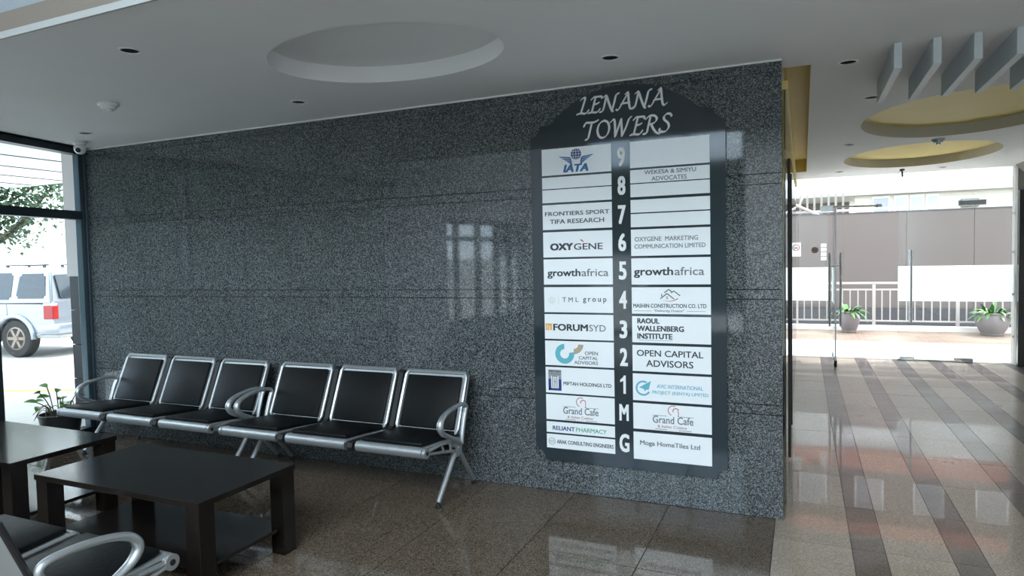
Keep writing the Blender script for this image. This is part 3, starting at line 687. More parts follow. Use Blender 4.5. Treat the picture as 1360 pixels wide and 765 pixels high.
# ------------------------------------------------------------------ airport-style bench
def make_bench(label, loc, rz):
    t = thing('waiting_bench', label, 'bench', loc, rz, 'three-seat steel waiting benches')
    HW = .238
    # one seat unit shared by three
    def seat_shell():
        b = B()
        prof = [(-.690, .405), (-.645, .404), (-.45, .388), (-.27, .366), (-.245, .364)]
        lo = [(y, z - .012) for y, z in reversed(prof)]
        xprism(b, prof + lo, -HW + .012, HW - .012)
        for sx in (-1, 1):
            pts = [(sx * (HW - .008), y, z - .006) for y, z in prof]; tube(b, pts, .010, 8)
        return b
    def roll():
        b = B(); pts = []
        n = 14
        for i in range(n + 1):
            a = radians(80 + 215 * i / n); pts.append((-.680 + .034 * cos(a) * .9, .378 + .033 * sin(a)))
        xprism(b, pts, -HW + .004, HW - .004); return b
    def cushion():
        b = B(); box(b, -HW + .022, HW - .022, -.215, .215, -.012, .012, .010)
        for v in b.verts:
            if v.co.z > 0: v.co.z += .006 * (1 - (v.co.x / HW) ** 2)
        M = Matrix.Translation((0, -.455, .402)) @ Matrix.Rotation(radians(-4.5), 4, 'X')
        for v in b.verts: v.co = M @ v.co
        return b
    BB, BT = Vector((0, -.262, .385)), Vector((0, -.105, .752))
    up = (BT - BB); L_ = up.length; up.normalize(); nrm = Vector((0, -up.z, up.y))
    def P(x, h, d=0): return Vector((x, 0, 0)) + BB + up * h + nrm * d
    def back_frame():
        b = B(); w = HW - .006
        path = [P(-w, .03), P(-w, L_ - .03), P(-w + .012, L_ - .006), P(-w + .03, L_), P(w - .03, L_), P(w - .012, L_ - .006), P(w, L_ - .03), P(w, .03), P(w - .012, .006), P(w - .03, 0), P(-w + .03, 0), P(-w + .012, .006)]
        tube(b, path, .0125, 8, closed=True, up=nrm)
        obox(b, P(0, L_ / 2, -.006), (2 * w - .01, 0, 0), up * (L_ - .01), nrm * .008)
        return b
    def back_roll():
        b = B(); cyl(b, P(-HW + .012, L_ + .001, -.008), P(HW - .012, L_ + .001, -.008), .015, 14); return b
    def back_pad():
        b = B(); obox(b, P(0, L_ / 2 - .004, .010), (2 * HW - .062, 0, 0), up * (L_ - .050), nrm * .022, .008); return b
    meshes = {}
    def put(name, f, m, x, smooth=True):
        if name not in meshes:
            o = obj(name, f(), m, t, smooth=smooth); meshes[name] = o.data
        else:
            o = bpy.data.objects.new(name, meshes[name]); C.objects.link(o); o.parent = t
        o.location.x = x
        return o
    for x in (-.55, 0, .55):
        put('seat_shell', seat_shell, SILVER, x); put('front_roll', roll, SILVER, x); put('seat_cushion', cushion, LEATHER, x)
        f = put('back_frame', back_frame, SILVER, x); put('back_roll', back_roll, SILVER, x); put('back_cushion', back_pad, LEATHER, x)
    # dark connectors between the seats
    def bracket(x0, x1):
        b = B()
        pts = [(-.705, .372), (-.69, .402), (-.655, .405), (-.30, .372), (-.225, .40), (-.085, .735), (-.075, .755), (-.105, .765), (-.125, .745), (-.262, .43), (-.285, .385), (-.36, .335), (-.62, .352), (-.685, .350)]
        pts = [(-.712, .372), (-.70, .398), (-.66, .400), (-.30, .370), (-.255, .40), (-.118, .735), (-.10, .752), (-.075, .745), (-.075, .72), (-.20, .38), (-.22, .30), (-.34, .285), (-.40, .325), (-.66, .348), (-.705, .352)]
        xprism(b, pts, x0, x1)
        for y, z in ((-.685, .375), (-.095, .73)): cyl(b, (x0 - .002, y, z), (x1 + .002, y, z), .010, 12)
        return b
    for x in (-.275, .275): obj('seat_bracket', bracket(x - .018, x + .018), BLKPL, t)
    for s in (-1, 1):                                                    # end brackets with openings, silver
        b = B(); x0, x1 = s * .800 - .007, s * .800 + .007
        tube(b, [(s * .800, -.685, .382), (s * .800, -.50, .385), (s * .800, -.33, .362), (s * .800, -.27, .34)], .011, 8)
        tube(b, [(s * .800, -.685, .372), (s * .800, -.50, .335), (s * .800, -.34, .300)], .010, 8)
        tube(b, [(s * .800, -.50, .385), (s * .800, -.47, .33)], .008, 8); tube(b, [(s * .800, -.40, .378), (s * .800, -.38, .31)], .008, 8)
        cyl(b, (x0 - .004, -.682, .378), (x1 + .004, -.682, .378), .031, 18)
        obj('end_bracket', b, SILVER, t, smooth=True)
        b = B(); cyl(b, (s * .800 + s * .010, -.682, .378), (s * .800 + s * .014, -.682, .378), .012, 12); obj('end_cap', b, BLKPL, t)
        b = B()
        tube(b, [(s * .800, -.262, .385), (s * .800, -.18, .56), (s * .800, -.108, .745)], .011, 8); obj('back_support', b, BLKPL, t, smooth=True)
        # armrest: teardrop loop
        path = catmull([(0, -.272, .33), (0, -.262, .39), (0, -.225, .50), (0, -.203, .552), (0, -.232, .578), (0, -.33, .583), (0, -.44, .570), (0, -.515, .542), (0, -.540, .498), (0, -.508, .452), (0, -.43, .412), (0, -.35, .375), (0, -.29, .335)], 6)
        b = B(); rr = [.0135 + .006 * math.exp(-((i - len(path) * .66) / 8.0) ** 2) for i in range(len(path))]
        tube(b, path, rr, 12, ell=1.15)
        a = obj('armrest', b, CHROME if False else SILVER, t, smooth='all'); a.location.x = s * .818
        b = B(); xprism(b, [(-.325, .255), (-.255, .255), (-.235, .345), (-.262, .365), (-.315, .345)], s * .785 - .022, s * .785 + .022)
        cyl(b, (s * .785 - .026, -.285, .31), (s * .785 + .026, -.285, .31), .011, 10); obj('leg_casting', b, SILVER, t)
        for kind, end in ((0, (-.535, .028)), (1, (-.045, .028))):
            b = B(); x = s * .785
            if kind == 0: pts = [(x, -.30, .285), (x, -.335, .25), (x, -.40, .17), (x, -.48, .08), (x, -.525, .03)]
            else: pts = [(x, -.27, .285), (x, -.235, .25), (x, -.17, .17), (x, -.095, .08), (x, -.05, .03)]
            tube(b, catmull(pts, 4), [.022 - .008 * i / 16 for i in range(17)], 10)
            l = obj('leg', b, SILVER, t, smooth=True)
            b = B(); lathe(b, [(.020, 0), (.022, .006), (.012, .012), (.009, .035)], (x, end[0] + (.008 if kind == 0 else -.002), 0), 14); obj('foot', b, BLKPL, l, smooth=True)
    b = B(); box(b, -.80, .80, -.325, -.255, .255, .315, .006); obj('beam', b, BLKPL, t)
    for x in (-.55, 0, .55):
        b = B(); box(b, x - .02, x + .02, -.42, -.20, .315, .365, .003); cyl(b, (x, -.29, .235), (x, -.29, .26), .012, 10); obj('seat_mount', b, BLKPL, t)
    return t
bench = make_bench('black padded steel bench against granite wall, right one beside the directory sign', (-2.715, 0, 0), 0)
copy_tree(bench, (-4.43, 0, 0), 0, 'black padded steel bench against granite wall, left one beside window and potted plant')
copy_tree(bench, (-2.90, -2.92, 0), pi, 'steel bench with chrome armrest in near left corner facing the coffee tables')

# ------------------------------------------------------------------ coffee tables
def make_table(label, loc):
    t = thing('coffee_table', label, 'table', loc, 0, 'dark wood coffee tables')
    w, d, h = .58, .305, .455
    b = B(); box(b, -w, w, -d, d, h - .028, h, .002); obj('tabletop', b, ESPRESSO, t)
    b = B(); box(b, -w + .03, w - .03, -d + .03, d - .03, .125, .145, .0015); obj('shelf', b, ESPRESSO, t)
    lw = .085
    for sx in (-1, 1):
        for sy in (-1, 1):
            b = B(); x0 = sx * (w - lw / 2 - .006); y0 = sy * (d - lw / 2 - .006)
            box(b, x0 - lw / 2, x0 + lw / 2, y0 - lw / 2, y0 + lw / 2, 0, h - .028, .0015); obj('leg', b, ESPRESSO, t)
    return t
tb = make_table('dark espresso wooden coffee table in front of benches, nearer to camera', (-2.915, -1.60, 0))
copy_tree(tb, (-4.40, -1.53, 0), 0, 'dark espresso wooden coffee table at left edge, its top mirroring the bright window')

# ------------------------------------------------------------------ ceiling fittings
def downlight(x, y, label, r=.052):
    t = thing('downlight', label, 'ceiling light', (x, y, H), 0, 'recessed ceiling downlights')
    b = B(); lathe(b, [(r, 0), (r, -.005), (r * .86, -.006), (r * .80, -.001)], (0, 0, 0), 24); 
    for f in list(b.faces):
        if len(f.verts) > 4: b.faces.remove(f)
    obj('trim_ring', b, WPLAST, t, smooth=True)
    b = B(); lathe(b, [(r * .80, -.001), (r * .74, .03), (r * .5, .05)], (0, 0, 0), 24)
    for f in [f for f in b.faces if len(f.verts) > 4 and f.calc_center_median().z < .01]: b.faces.remove(f)
    obj('reflector', b, mat('dark_reflector', (.05, .05, .05), .3, .6, noise=.1), t)
    b = B(); lathe(b, [(r * .26, .018), (r * .34, .024), (r * .30, .045)], (0, 0, 0), 16); obj('bulb', b, mat('unlit_bulb', (.4, .4, .38), .2, noise=.05), t, smooth=True)
names = ['downlight in lobby ceiling above smoke detector, nearest to the white edge bead', 'downlight between oval recess and granite wall, above the benches', 'downlight above the arched sign top', 'small downlight in ceiling corner beside the white camera',
         'downlight in corridor ceiling nearest to the yellow slot end', 'second corridor downlight, left of the hanging fins', 'small downlight left of the two yellow recesses', 'downlight near entrance beside end of yellow slot', 'tiny downlight by the entrance glass at right']
for (x, y), n in zip(lamps, names): downlight(x, y, n)
def detector(x, y, label, k=1.0, m=None):
    t = thing('smoke_detector', label, 'smoke detector', (x, y, H)); m = m or WPLAST
    b = B(); lathe(b, [(.062 * k, 0), (.062 * k, -.012), (.055 * k, -.02)], (0, 0, 0), 24); obj('base', b, m, t, smooth=True)
    b = B(); lathe(b, [(.046 * k, -.02), (.043 * k, -.036), (.030 * k, -.040)], (0, 0, 0), 24); obj('chamber', b, m, t, smooth=True)
    b = B(); lathe(b, [(.026 * k, -.040), (.024 * k, -.052), (.01 * k, -.056)], (0, 0, 0), 20); obj('sensor_cap', b, m, t, smooth=True)
detector(-4.06, -1.01, 'white smoke detector on grey ceiling at upper left')
detector(1.30, 3.58, 'grey detector hanging between the two yellow ceiling recesses', .9, BRUSHED)
t = thing('hanging_sensor', 'small dark sensor with loose wire on ceiling near the entrance glass', 'sensor', (1.29, 6.05, H))
b = B(); cyl(b, (0, 0, 0), (0, 0, -.02), .03, 16); cyl(b, (0, 0, -.02), (.005, 0, -.10), .011, 10); obj('body', b, BLKPL, t)
b = B(); tube(b, catmull([(0, 0, -.02), (-.05, 0, -.05), (-.09, 0, -.10), (-.075, 0, -.11)], 5), .003, 6); obj('wire', b, BLKPL, t)
t = thing('security_camera', 'small white ball security camera at corner of ceiling and granite wall', 'camera', (-5.52, -.24, H))
b = B(); lathe(b, [(.05, 0), (.05, -.018), (.03, -.03)], (0, 0, 0), 20); obj('mount', b, WPLAST, t, smooth=True)
b = B(); bmesh.ops.create_uvsphere(b, u_segments=24, v_segments=14, radius=.048, matrix=Matrix.Translation((0, 0, -.055))); obj('ball', b, WPLAST, t, smooth='all')
dv = Vector((.55, -.75, -.42)).normalized(); b = B(); cc = Vector((0, 0, -.055)); cyl(b, cc + dv * .040, cc + dv * .050, .020, 18); obj('lens', b, BLKPL, t)
FIN = mat('fin_white', (.60, .65, .68), .5, noise=.03, nscale=4)
ordn = ['leftmost', 'second from left', 'middle', 'fourth from left', 'rightmost']
for i in range(5):
    b = B(); x = .555 + i * .173; box(b, -.018, .018, 0, .86, -.130, 0, .001)
    o = obj('ceiling_fin', b, FIN); o.location = (x, 0, H)
    tag(o, ordn[i] + ' of the five white boards hanging from corridor ceiling', 'ceiling fin', 'hanging ceiling fins')

# ------------------------------------------------------------------ plants
def leaf(bm, base, direction, length, width, droop=.3, seg=5, twist=0):
    d = Vector(direction).normalized(); side = d.cross(Vector((0, 0, 1)))
    if side.length < .05: side = Vector((1, 0, 0))
    side.normalize(); side.rotate(Matrix.Rotation(twist, 3, d)); prev = None; p = Vector(base)
    for i in range(seg + 1):
        t = i / seg; w = width * (sin(pi * min(1, .08 + t * .92)) ** .8) * .5
        q = p + d * length * t + Vector((0, 0, -droop * length * t * t))
        up_ = Vector((0, 0, .18 * w))
        row = [bm.verts.new(q - side * w + up_), bm.verts.new(q), bm.verts.new(q + side * w + up_)]
        if prev:
            bm.faces.new((prev[0], prev[1], row[1], row[0])); bm.faces.new((prev[1], prev[2], row[2], row[1]))
        prev = row
t = thing('potted_plant', 'leafy plant in dark pot on floor beside left bench and window', 'plant', (-5.57, -.48, 0))
b = B(); lathe(b, [(.09, 0), (.13, .12), (.155, .27), (.165, .30), (.150, .30), (.14, .27)], (0, 0, 0), 28); obj('pot', b, POTD, t, smooth=True)
b = B(); lathe(b, [(.142, .262), (.02, .27)], (0, 0, 0), 20); obj('soil', b, SOIL, t)
rs = random.Random(5)
for i in range(9):
    a = rs.uniform(0, 2 * pi); h = rs.uniform(.12, .27); r = rs.uniform(.03, .12)
    if i < 5: a = rs.uniform(2.4, 4.6)
    p0 = Vector((.04 * cos(a), .04 * sin(a), .26)); p1 = p0 + Vector((r * cos(a), r * sin(a), h))
    b = B(); tube(b, catmull([p0, p0 + (p1 - p0) * .5 + Vector((0, 0, .03)), p1], 4), .004, 6); s = obj('stem', b, BARK if i % 2 else LEAFD, t)
    for k in range(2):
        b = B(); a2 = a + rs.uniform(-1.2, 1.2); q = p0 + (p1 - p0) * (1 if k == 0 else .7)
        leaf(b, q, (cos(a2), sin(a2), rs.uniform(-.1, .5)), rs.uniform(.08, .13), rs.uniform(.045, .065), .35, 6, rs.uniform(-.6, .6)); obj('leaf', b, LEAF, s, smooth='all')
b = B(); rs2 = random.Random(3)
for i in range(16):
    a = rs2.uniform(0, 2 * pi); tube(b, catmull([(.05 * cos(a), .05 * sin(a), .27), (.12 * cos(a + .4), .12 * sin(a + .4), .33 + rs2.uniform(0, .05)), (.19 * cos(a + .7), .19 * sin(a + .7), .27 + rs2.uniform(0, .05))], 4), .003, 5)
o = obj('dry_stems', b, BARK, t); o['kind'] = 'stuff'

def planter(label, loc, R_, Hh, fol, seed, group):
    t = thing('planter', label, 'planter', loc, 0, group)
    b = B(); lathe(b, [(R_ * .62, 0), (R_ * .66, .03), (R_ * .64, .035), (R_ * .9, Hh * .4), (R_, Hh * .7), (R_ * .93, Hh * .9), (R_ * 1.0, Hh * .95), (R_ * 1.0, Hh), (R_ * .88, Hh), (R_ * .86, Hh * .9)], (0, 0, 0), 32); obj('pot', b, POTG, t, smooth=True)
    b = B(); lathe(b, [(R_ * .87, Hh * .91), (.02, Hh * .93)], (0, 0, 0), 20); obj('soil', b, SOIL, t)
    rs = random.Random(seed)
    for i in range(fol):
        a = rs.uniform(0, 2 * pi); el = rs.uniform(.2, 1.3); b = B()
        leaf(b, (R_ * .3 * cos(a), R_ * .3 * sin(a), Hh * .9), (cos(a) * cos(el), sin(a) * cos(el), sin(el)), rs.uniform(.22, .42), rs.uniform(.045, .075), rs.uniform(.3, .8), 6, rs.uniform(-.5, .5)); obj('leaf', b, LEAF if i % 3 else LEAFD, t, smooth='all')
planter('grey round planter with strappy green plant seen through open door', (.90, 9.98, 0), .185, .40, 46, 4, 'planters along the railing')
planter('wide grey planter with low dark green plant behind right glass panel', (3.14, 10.0, 0), .265, .40, 60, 9, 'planters along the railing')

# ------------------------------------------------------------------ outside the entrance
b = B(); box(b, -12, 16, 6.62, 10.6, -.2, -.004); court = struct('ground_court', b, BRICK)
b = B(); box(b, -12, 16, 6.62, 8.6, -.004, .0); ap = obj('threshold_paving', b, mat('pale_threshold_paving', (.66, .62, .55), .8, noise=.08, nscale=2), court)
b = B(); box(b, -80, 80, -90, 120, -.26, -.2); struct('ground_outside', b, ASPH)
rail = thing('railing', 'cream painted metal railing with upright bars outside the entrance', 'railing', (0, 10.45, 0))
b = B(); box(b, -2.5, 7, -.06, .08, -.02, .09, .005); obj('kerb', b, CONC, rail)
b = B(); box(b, -2.5, 7, -.022, .022, .885, .925, .004); obj('top_rail', b, RAILP, rail)
b = B(); box(b, -2.5, 7, -.016, .016, .765, .795, .003); obj('middle_rail', b, RAILP, rail)
b = B(); box(b, -2.5, 7, -.016, .016, .165, .195, .003); obj('bottom_rail', b, RAILP, rail)
for i in range(-1, 5):
    b = B(); x = -.01 + 1.36 * i; box(b, x - .027, x + .027, -.022, .022, .09, .90, .003); obj('post', b, RAILP, rail)
    for k in range(1, 10):
        xx = x + 1.36 * k / 10; b = B(); box(b, xx - .011, xx + .011, -.009, .009, .19, .77); obj('baluster', b, RAILP, rail)
wl = thing('boarded_wall', 'taupe boarded screen wall with dark plinth behind the railing', 'wall', (0, 12.5, 0))
for i in range(-3, 9):
    b = B(); x = -1.9 + 1.22 * i + 1.6; box(b, x + .003, x + 1.217, 0, .06, .28, 2.35, .002); obj('board_panel', b, TAUPE, wl)
b = B(); box(b, -4, 11, -.03, .09, -.3, .28); obj('plinth', b, TAUPED, wl)
b = B(); box(b, -4, 11, -.01, .08, 2.35, 2.375); obj('capping', b, TAUPED, wl)
# building beyond, its cream slab and windows seen above the screen wall
bd = thing('neighbour_building', 'cream building with white framed windows above the taupe screen wall', 'building', (0, 16, -.2))
b = B(); box(b, -8, 14, 0, 4, 3.22, 3.48); obj('roof_slab', b, mat('cream_slab', (.42, .41, .37), .8, noise=.04, nscale=1), bd)
b = B(); box(b, 1.38, 14, .15, .4, 0, 3.22); obj('wall', b, CREAM, bd)
b = B(); box(b, -8, 1.38, 2.4, 2.6, 0, 3.22); obj('recessed_wall', b, mat('brown_shutter', (.20, .17, .15), .7, noise=.1, nscale=4), bd)
TERRA = mat('terracotta_render', (.42, .15, .09), .8, noise=.1, nscale=2)
b = B(); box(b, -8, 14, .1, 4, 3.48, 4.05); obj('parapet', b, mat('white_parapet', (.70, .70, .68), .8, noise=.04, nscale=1), bd)
for z0, z1 in ((4.05, 4.55), (6.0, 6.6)):
    b = B(); box(b, -8, 14, -.1, 4, z0, z1); obj('terracotta_band', b, TERRA, bd)
b = B(); box(b, -8, 14, .4, 4, 4.55, 6.0); box(b, -8, 14, .4, 4, 6.6, 7.2); obj('upper_wall', b, TAUPE, bd)
for i in range(-5, 10):
    b = B(); box(b, i * 1.4, i * 1.4 + .7, .33, .4, 4.9, 5.75); w = obj('window', b, mat('white_window_frame', (.85, .84, .80), .5, noise=.02), bd)
    b = B(); box(b, i * 1.4 + .04, i * 1.4 + .66, .31, .33, 4.94, 5.71); obj('pane', b, mat('grey_window_glass', (.25, .27, .28), .1, noise=.1), w)
WF = mat('white_window_frame', (.85, .84, .80), .5, noise=.02); CURT = mat('sheer_curtain', (.34, .36, .355), .8, noise=.08, nscale=8)
DGL = mat('grey_window_glass', (.25, .27, .28), .1, noise=.1)
for x0, x1, cur in ((1.80, 2.20, 0), (2.30, 2.62, 1), (2.66, 2.98, 1), (3.02, 3.30, 1)):
    b = B(); box(b, x0, x1, .10, .15, 2.0, 3.16); w = obj('window', b, WF, bd)
    b = B(); box(b, x0 + .03, x1 - .03, .09, .10, 2.05, 2.84); box(b, x0 + .03, x1 - .03, .09, .10, 2.88, 3.12); obj('pane', b, CURT if cur else DGL, w)
b = B(); box(b, 3.78, 4.16, .08, .15, 2.80, 3.0); v_ = obj('vent_grille', b, mat('dark_vent', (.10, .10, .09), .6, noise=.1), bd)
for i in range(5):
    b = B(); box(b, 3.80, 4.14, .07, .08, 2.82 + i * .036, 2.835 + i * .036); obj('slat', b, mat('vent_slat', (.16, .155, .14), .5, noise=.1), v_)
for i in range(4):
    b = B(); box(b, 3.4, 5.6, .135, .15, 2.72 + .13 * i, 2.727 + .13 * i); obj('render_groove', b, mat('groove', (.5, .48, .40), .8, noise=.05), bd)
pg = thing('pergola', 'white sloping pipe and slatted pergola behind left glass panel', 'pergola', (0, 14, -.2))
b = B(); cyl(b, (-.35, 0, 3.05), (.62, 0, 2.55), .035, 12); obj('sloping_pipe', b, RAILP, pg)
b = B(); cyl(b, (.0, 0, 2.85), (.12, 0, 3.1), .02, 10); obj('strut', b, RAILP, pg)
for i in range(9):
    b = B(); x = -.3 + i * .16; box(b, x, x + .05, .2, .24, 0, 3.15); obj('slat', b, mat('weathered_slat', (.27, .24, .21), .8, noise=.2, nscale=9), pg)
b = B(); box(b, -.5, 1.3, .18, .26, 2.70, 2.76); obj('rail', b, RAILP, pg)

# ------------------------------------------------------------------ outside the left window
b = B(); box(b, -9.2, -6.0, -3.5, 1.0, -.2, -.02); box(b, -8.0, -6.0, 1.0, 3.0, -.2, -.02); struct('ground_apron', b, CONC)
b = B(); obox(b, (-11.3, 1.2, -.198), (5, 1.9, 0), (-.035, .09, 0), (0, 0, .006)); yl = obj('parking_line', b, YLINE); tag(yl, 'faded yellow parking line on ground beside the car', 'road marking')
col = thing('outdoor_column', 'outdoor column, light plaster above black tiles, behind the window post', 'column', (-6.59, .88, 0))
b = B(); box(b, -.40, .40, -.35, .35, 1.42, 3.0); obj('plaster_shaft', b, LIGHTCOL, col)
b = B(); box(b, -.36, .36, -.31, .31, 0, 1.42); obj('core', b, CONC, col)
for i in range(4):
    z0 = -.02 + i * .362
    b = B(); box(b, -.385, .385, -.335, .335, z0, z0 + .356, .002); obj('tile', b, BLACKT, col)
can = thing('outdoor_canopy', 'white flat canopy with thin dark joints outside above the parking', 'canopy', (0, 0, 0))
b = B(); box(b, -13.5, -6.2, -2, 3.8, 3.05, 3.2); obj('soffit', b, CEILW, can)
for i in range(6):
    b = B(); obox(b, (-7.6 - i * 1.05, .9, 3.045), (.02, 0, 0), (0, 5.6, 0), (0, 0, .01)); obj('joint_strip', b, DARKFR, can)

def make_car():
    """silver off-road estate; local x = forward, z = up, origin on the ground under the middle"""
    h = Vector((-.985, -.17)); ang = math.atan2(h.y, h.x)
    t = thing('car', 'silver off-road estate car parked outside the left window', 'car', (0, 0, -.2), ang)
    hw = .84
    # side outline of the body below the windows
    lower = [(-2.22, .52), (-2.26, .62), (-2.22, .80), (-2.20, 1.08), (.95, 1.06), (1.9, 1.0), (2.15, .88), (2.22, .62), (2.18, .42), (1.86, .36)]
    def wheel_cut(cx, r=.42): return [(cx + r * cos(radians(a)), .36 + r * sin(radians(a))) for a in range(8, 173, 15)]
    outl = lower[:-1] + [(2.18, .40), (1.84, .36)] + wheel_cut(1.38) + [(.92, .34), (-.86, .34)] + wheel_cut(-1.30) + [(-1.76, .42)]
    b = B(); prism(b, outl, -hw, hw)
    bmesh.ops.bevel(b, geom=[e for e in b.edges if abs(e.verts[0].co.y - e.verts[1].co.y) < 1e-6 and min(e.verts[0].co.z, e.verts[1].co.z) > .9], offset=.05, segments=3, affect='EDGES')
    obj('body', b, CARP, t, smooth=True)
    # cabin tapering upwards
    b = B(); bot = [(-2.17, 1.06), (.98, 1.05)]; 
    lo_ = [(-2.17, 1.06), (-1.0, 1.06), (.2, 1.06), (1.0, 1.05)]; hi_ = [(-2.00, 1.70), (-1.0, 1.745), (-.1, 1.74), (.28, 1.68)]
    rows = []
    for s in (-1, 1):
        rows.append([b.verts.new((x, s * (hw - .02), z)) for x, z in lo_]); rows.append([b.verts.new((x, s * (hw - .17), z)) for x, z in hi_])
    l0, h0, l1, h1 = rows
    for i in range(3):
        b.faces.new((l0[i], l0[i + 1], h0[i + 1], h0[i])); b.faces.new((l1[i], h1[i], h1[i + 1], l1[i + 1])); b.faces.new((h0[i], h0[i + 1], h1[i + 1], h1[i]))
    b.faces.new((l0[0], h0[0], h1[0], l1[0])); b.faces.new((l0[3], l1[3], h1[3], h0[3]))
    bmesh.ops.recalc_face_normals(b, faces=b.faces)
    bmesh.ops.bevel(b, geom=[e for e in b.edges if len(e.link_faces) == 2 and e.calc_face_angle(0) > .5], offset=.045, segments=3, affect='EDGES')
    obj('cabin', b, CARP, t, smooth=True)
    def sidepane(x0, x1, zl, zh, xs0=0, xs1=0):
        for s in (-1, 1):
            b = B(); vs = []
            for x, z in ((x0, zl), (x1, zl), (x1 + xs1, zh), (x0 + xs0, zh)):
                k = (z - 1.06) / .68; vs.append((x, s * (hw - .02 - .15 * k + .006), z))
            f = [b.verts.new(v) for v in vs]; g = [b.verts.new((v[0], v[1] - s * .02, v[2])) for v in vs]
            b.faces.new(f); b.faces.new(list(reversed(g)))
            for i in range(4): b.faces.new((f[i], g[i], g[(i + 1) % 4], f[(i + 1) % 4]))
            bmesh.ops.bevel(b, geom=[e for e in b.edges if abs(e.verts[0].co.y - e.verts[1].co.y) < .05 and (e.verts[0].co - e.verts[1].co).length < .03], offset=.05, segments=3, affect='EDGES')
            obj('side_window', b, CARG, t)
    sidepane(-2.02, -1.30, 1.14, 1.62, .10, -.02); sidepane(-1.18, -.42, 1.12, 1.64, .02, -.02); sidepane(-.34, .62, 1.12, 1.63, .0, -.38)
    b = B(); obox(b, (-2.125, 0, 1.37), (.02, 0, 0), (0, 1.25, 0), (.13, 0, .45), .01); obj('rear_window', b, CARG, t)
    for s in (-1, 1):
        b = B(); box(b, -2.235, -2.00, s * (hw - .12), s * (hw + .008), .74, 1.04, .015); l = obj('tail_lamp', b, TAILR, t)
        b = B(); box(b, -2.238, -2.005, s * (hw - .095), s * (hw + .009), 1.0, 1.05, .01); obj('reversing_lens', b, WPLAST, l)
        b = B(); box(b, -1.9, .1, s * .60 - .02, s * .60 + .02, 1.775, 1.80, .008)
        for x in (-1.8, -.9, 0): box(b, x - .03, x + .03, s * .60 - .015, s * .60 + .015, 1.735, 1.78)
        obj('roof_rail', b, BLKPL, t)
        for cx in (1.38, -1.30):
            b = B(); ar = catmull([(cx + .45 * cos(radians(a)), s * (hw + .012), .36 + .45 * sin(radians(a))) for a in range(0, 181, 18)], 2); tube(b, ar, .045, 8, up=Vector((0, 1, 0))); obj('wheel_arch', b, CARP, t, smooth=True)
            b = B(); lathe(b, [(.20, -.11), (.345, -.11), (.37, -.08), (.37, .08), (.345, .11), (.20, .11)], (cx, s * (hw - .11), .37), 32, 'y'); wh = obj('tyre', b, TYRE, t, smooth=True)
            b = B(); y = s * (hw + .0)
            lathe(b, [(.215, -.03), (.225, .0), (.20, .01), (.19, -.02)] , (cx, y, .37), 28, 'y')
            for k in range(6):
                a = 2 * pi * k / 6; d = Vector((cos(a), 0, sin(a))); obox(b, Vector((cx, y - s * .005, .37)) + d * .12, d * .17, (0, .02, 0), Vector((-sin(a), 0, cos(a))) * .06, .004)
            cyl(b, (cx, y - s * .03, .37), (cx, y + s * .015, .37), .055, 18); obj('wheel_rim', b, mat('dusty_alloy', (.24, .19, .15), .4, .6, noise=.1), wh)
        for x0, x1 in ((-1.12, -.38), (-.36, .70)):
            b = B(); box(b, x0, x0 + .008, s * hw, s * (hw + .003), .42, 1.05); obj('door_seam', b, BLKPL, t)
        b = B(); box(b, -.55, -.40, s * hw, s * (hw + .03), .90, .935, .008); obj('door_handle', b, BLKPL, t)
        b = B(); box(b, -.86, .92, s * (hw - .02), s * (hw + .05), .34, .40, .01); obj('side_step', b, CARL, t)
    b = B(); box(b, -2.36, -2.10, -hw - .01, hw + .01, .46, .66, .03); box(b, -2.30, -1.80, -hw - .012, -hw + .05, .46, .64, .02); box(b, -2.30, -1.80, hw - .05, hw + .012, .46, .64, .02); obj('rear_bumper', b, CARP, t, smooth=True)
    b = B(); box(b, -2.33, -1.75, -hw + .02, hw - .02, .38, .46, .02); obj('bumper_underside', b, CARL, t)
    b = B(); box(b, 2.08, 2.32, -hw, hw, .44, .64, .03); obj('front_bumper', b, CARP, t, smooth=True)
    b = B(); box(b, -2.245, -2.235, -.26, .26, .72, .84); obj('number_plate', b, YLINE, t)
    return t
car = make_car()
# put the near rear wheel where the photograph shows it
a = car.rotation_euler.z; off = Vector((-1.30 * cos(a) - .84 * sin(a) * 1, -1.30 * sin(a) + .84 * cos(a) * 1))
for s in (1,):
    pass
side = -1 if (-.84 * -sin(a)) > 0 else 1
near = min(((-1.30 * cos(a) - s * .84 * sin(a), -1.30 * sin(a) + s * .84 * cos(a)) for s in (-1, 1)), key=lambda v: -v[0] * .87 + v[1] * .49)
car.location = (-13.85 - near[0], 3.85 - near[1], -.2)

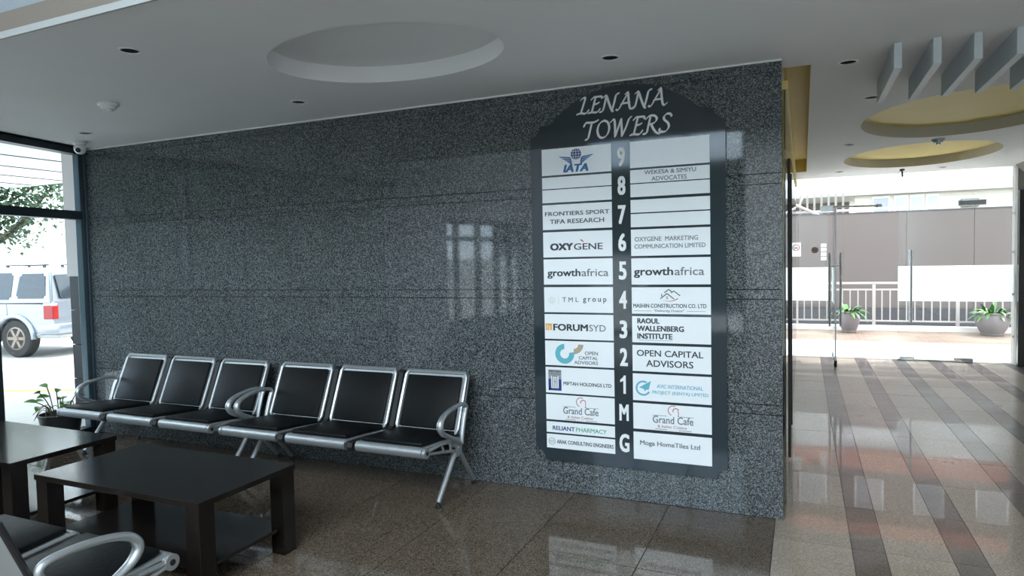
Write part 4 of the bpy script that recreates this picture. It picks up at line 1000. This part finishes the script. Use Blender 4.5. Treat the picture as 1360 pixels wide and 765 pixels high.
def make_tree(label, loc, hgt, spread, n, seed, group='trees outside'):
    t = thing('tree', label, 'tree', loc, 0, group); rs = random.Random(seed)
    b = B(); tube(b, catmull([(0, 0, 0), (.05, .03, hgt * .3), (-.05, .05, hgt * .55), (.1, 0, hgt * .8)], 4), [.16 * (1 - .06 * i) for i in range(13)], 8); obj('trunk', b, BARK, t, smooth=True)
    tips = []
    for i in range(7):
        a = rs.uniform(0, 2 * pi); z = hgt * rs.uniform(.4, .6); e = Vector((spread * cos(a) * rs.uniform(.6, 1), spread * sin(a) * rs.uniform(.6, 1), hgt * rs.uniform(.62, .95)))
        b = B(); pts = catmull([(0, 0, z), (e.x * .4, e.y * .4, z + (e.z - z) * .3), e], 4); tube(b, pts, [.07 * (1 - .09 * k) for k in range(len(pts))], 6); obj('branch', b, BARK, t); tips += [Vector(p) for p in pts[3:]]
    b = B()
    for i in range(n):
        c = rs.choice(tips) + Vector((rs.gauss(0, .35), rs.gauss(0, .35), rs.gauss(0, .28)))
        d = Vector((rs.uniform(-1, 1), rs.uniform(-1, 1), rs.uniform(-.6, .6))).normalized(); s = d.cross(Vector((0, 0, 1))).normalized() * .05
        b.faces.new([b.verts.new(c), b.verts.new(c + d * .09 + s), b.verts.new(c + d * .2), b.verts.new(c + d * .09 - s)])
    o = obj('foliage', b, LEAFD, t); o['kind'] = 'stuff'
make_tree('spreading tree beyond the parked car, branches seen through upper pane', (-20.5, 7.0, -.2), 5.6, 3.2, 5200, 2)
b = B(); box(b, -9.5, 4, -17, -16.2, -.2, 4.3, .1); g2 = obj('hedge', b, mat('hedge_core_green', (.02, .035, .018), .95, noise=.4, nscale=5, bump=.5)); tag(g2, 'tall green hedge behind the lobby, seen only mirrored beside the sign', 'hedge')
b = B(); box(b, -13.5, -4.0, -15.2, -15.0, -.2, 1.55); hw_ = struct('wall_boundary', b, mat('boundary_render', (.70, .71, .69), .8, noise=.1, nscale=1))

dimming_hedge = thing('hedge', 'unseen dark hedge added outside to dim the window reflections in the granite', 'hedge', (-10.5, -7.8, -.2))  # added out of view to darken what the granite mirrors through the windows
b = B(); box(b, -.5, .5, -5.5, 5.0, 0, 4.6, .08); obj('added_hedge_core', b, mat('hedge_core_green', (.02, .035, .018), .95, noise=.4, nscale=5, bump=.5), dimming_hedge)
b = B(); rs = random.Random(11)
for i in range(4200):
    c = Vector((.52, rs.uniform(-5.5, 5.0), rs.uniform(0, 4.6))); d = Vector((rs.uniform(.1, 1), rs.uniform(-1, 1), rs.uniform(-.6, .8))).normalized(); q = d.cross(Vector((0, 0, 1))).normalized() * .035
    b.faces.new([b.verts.new(c), b.verts.new(c + d * .07 + q), b.verts.new(c + d * .14), b.verts.new(c + d * .07 - q)])
o = obj('foliage', b, LEAFD, dimming_hedge); o['kind'] = 'stuff'
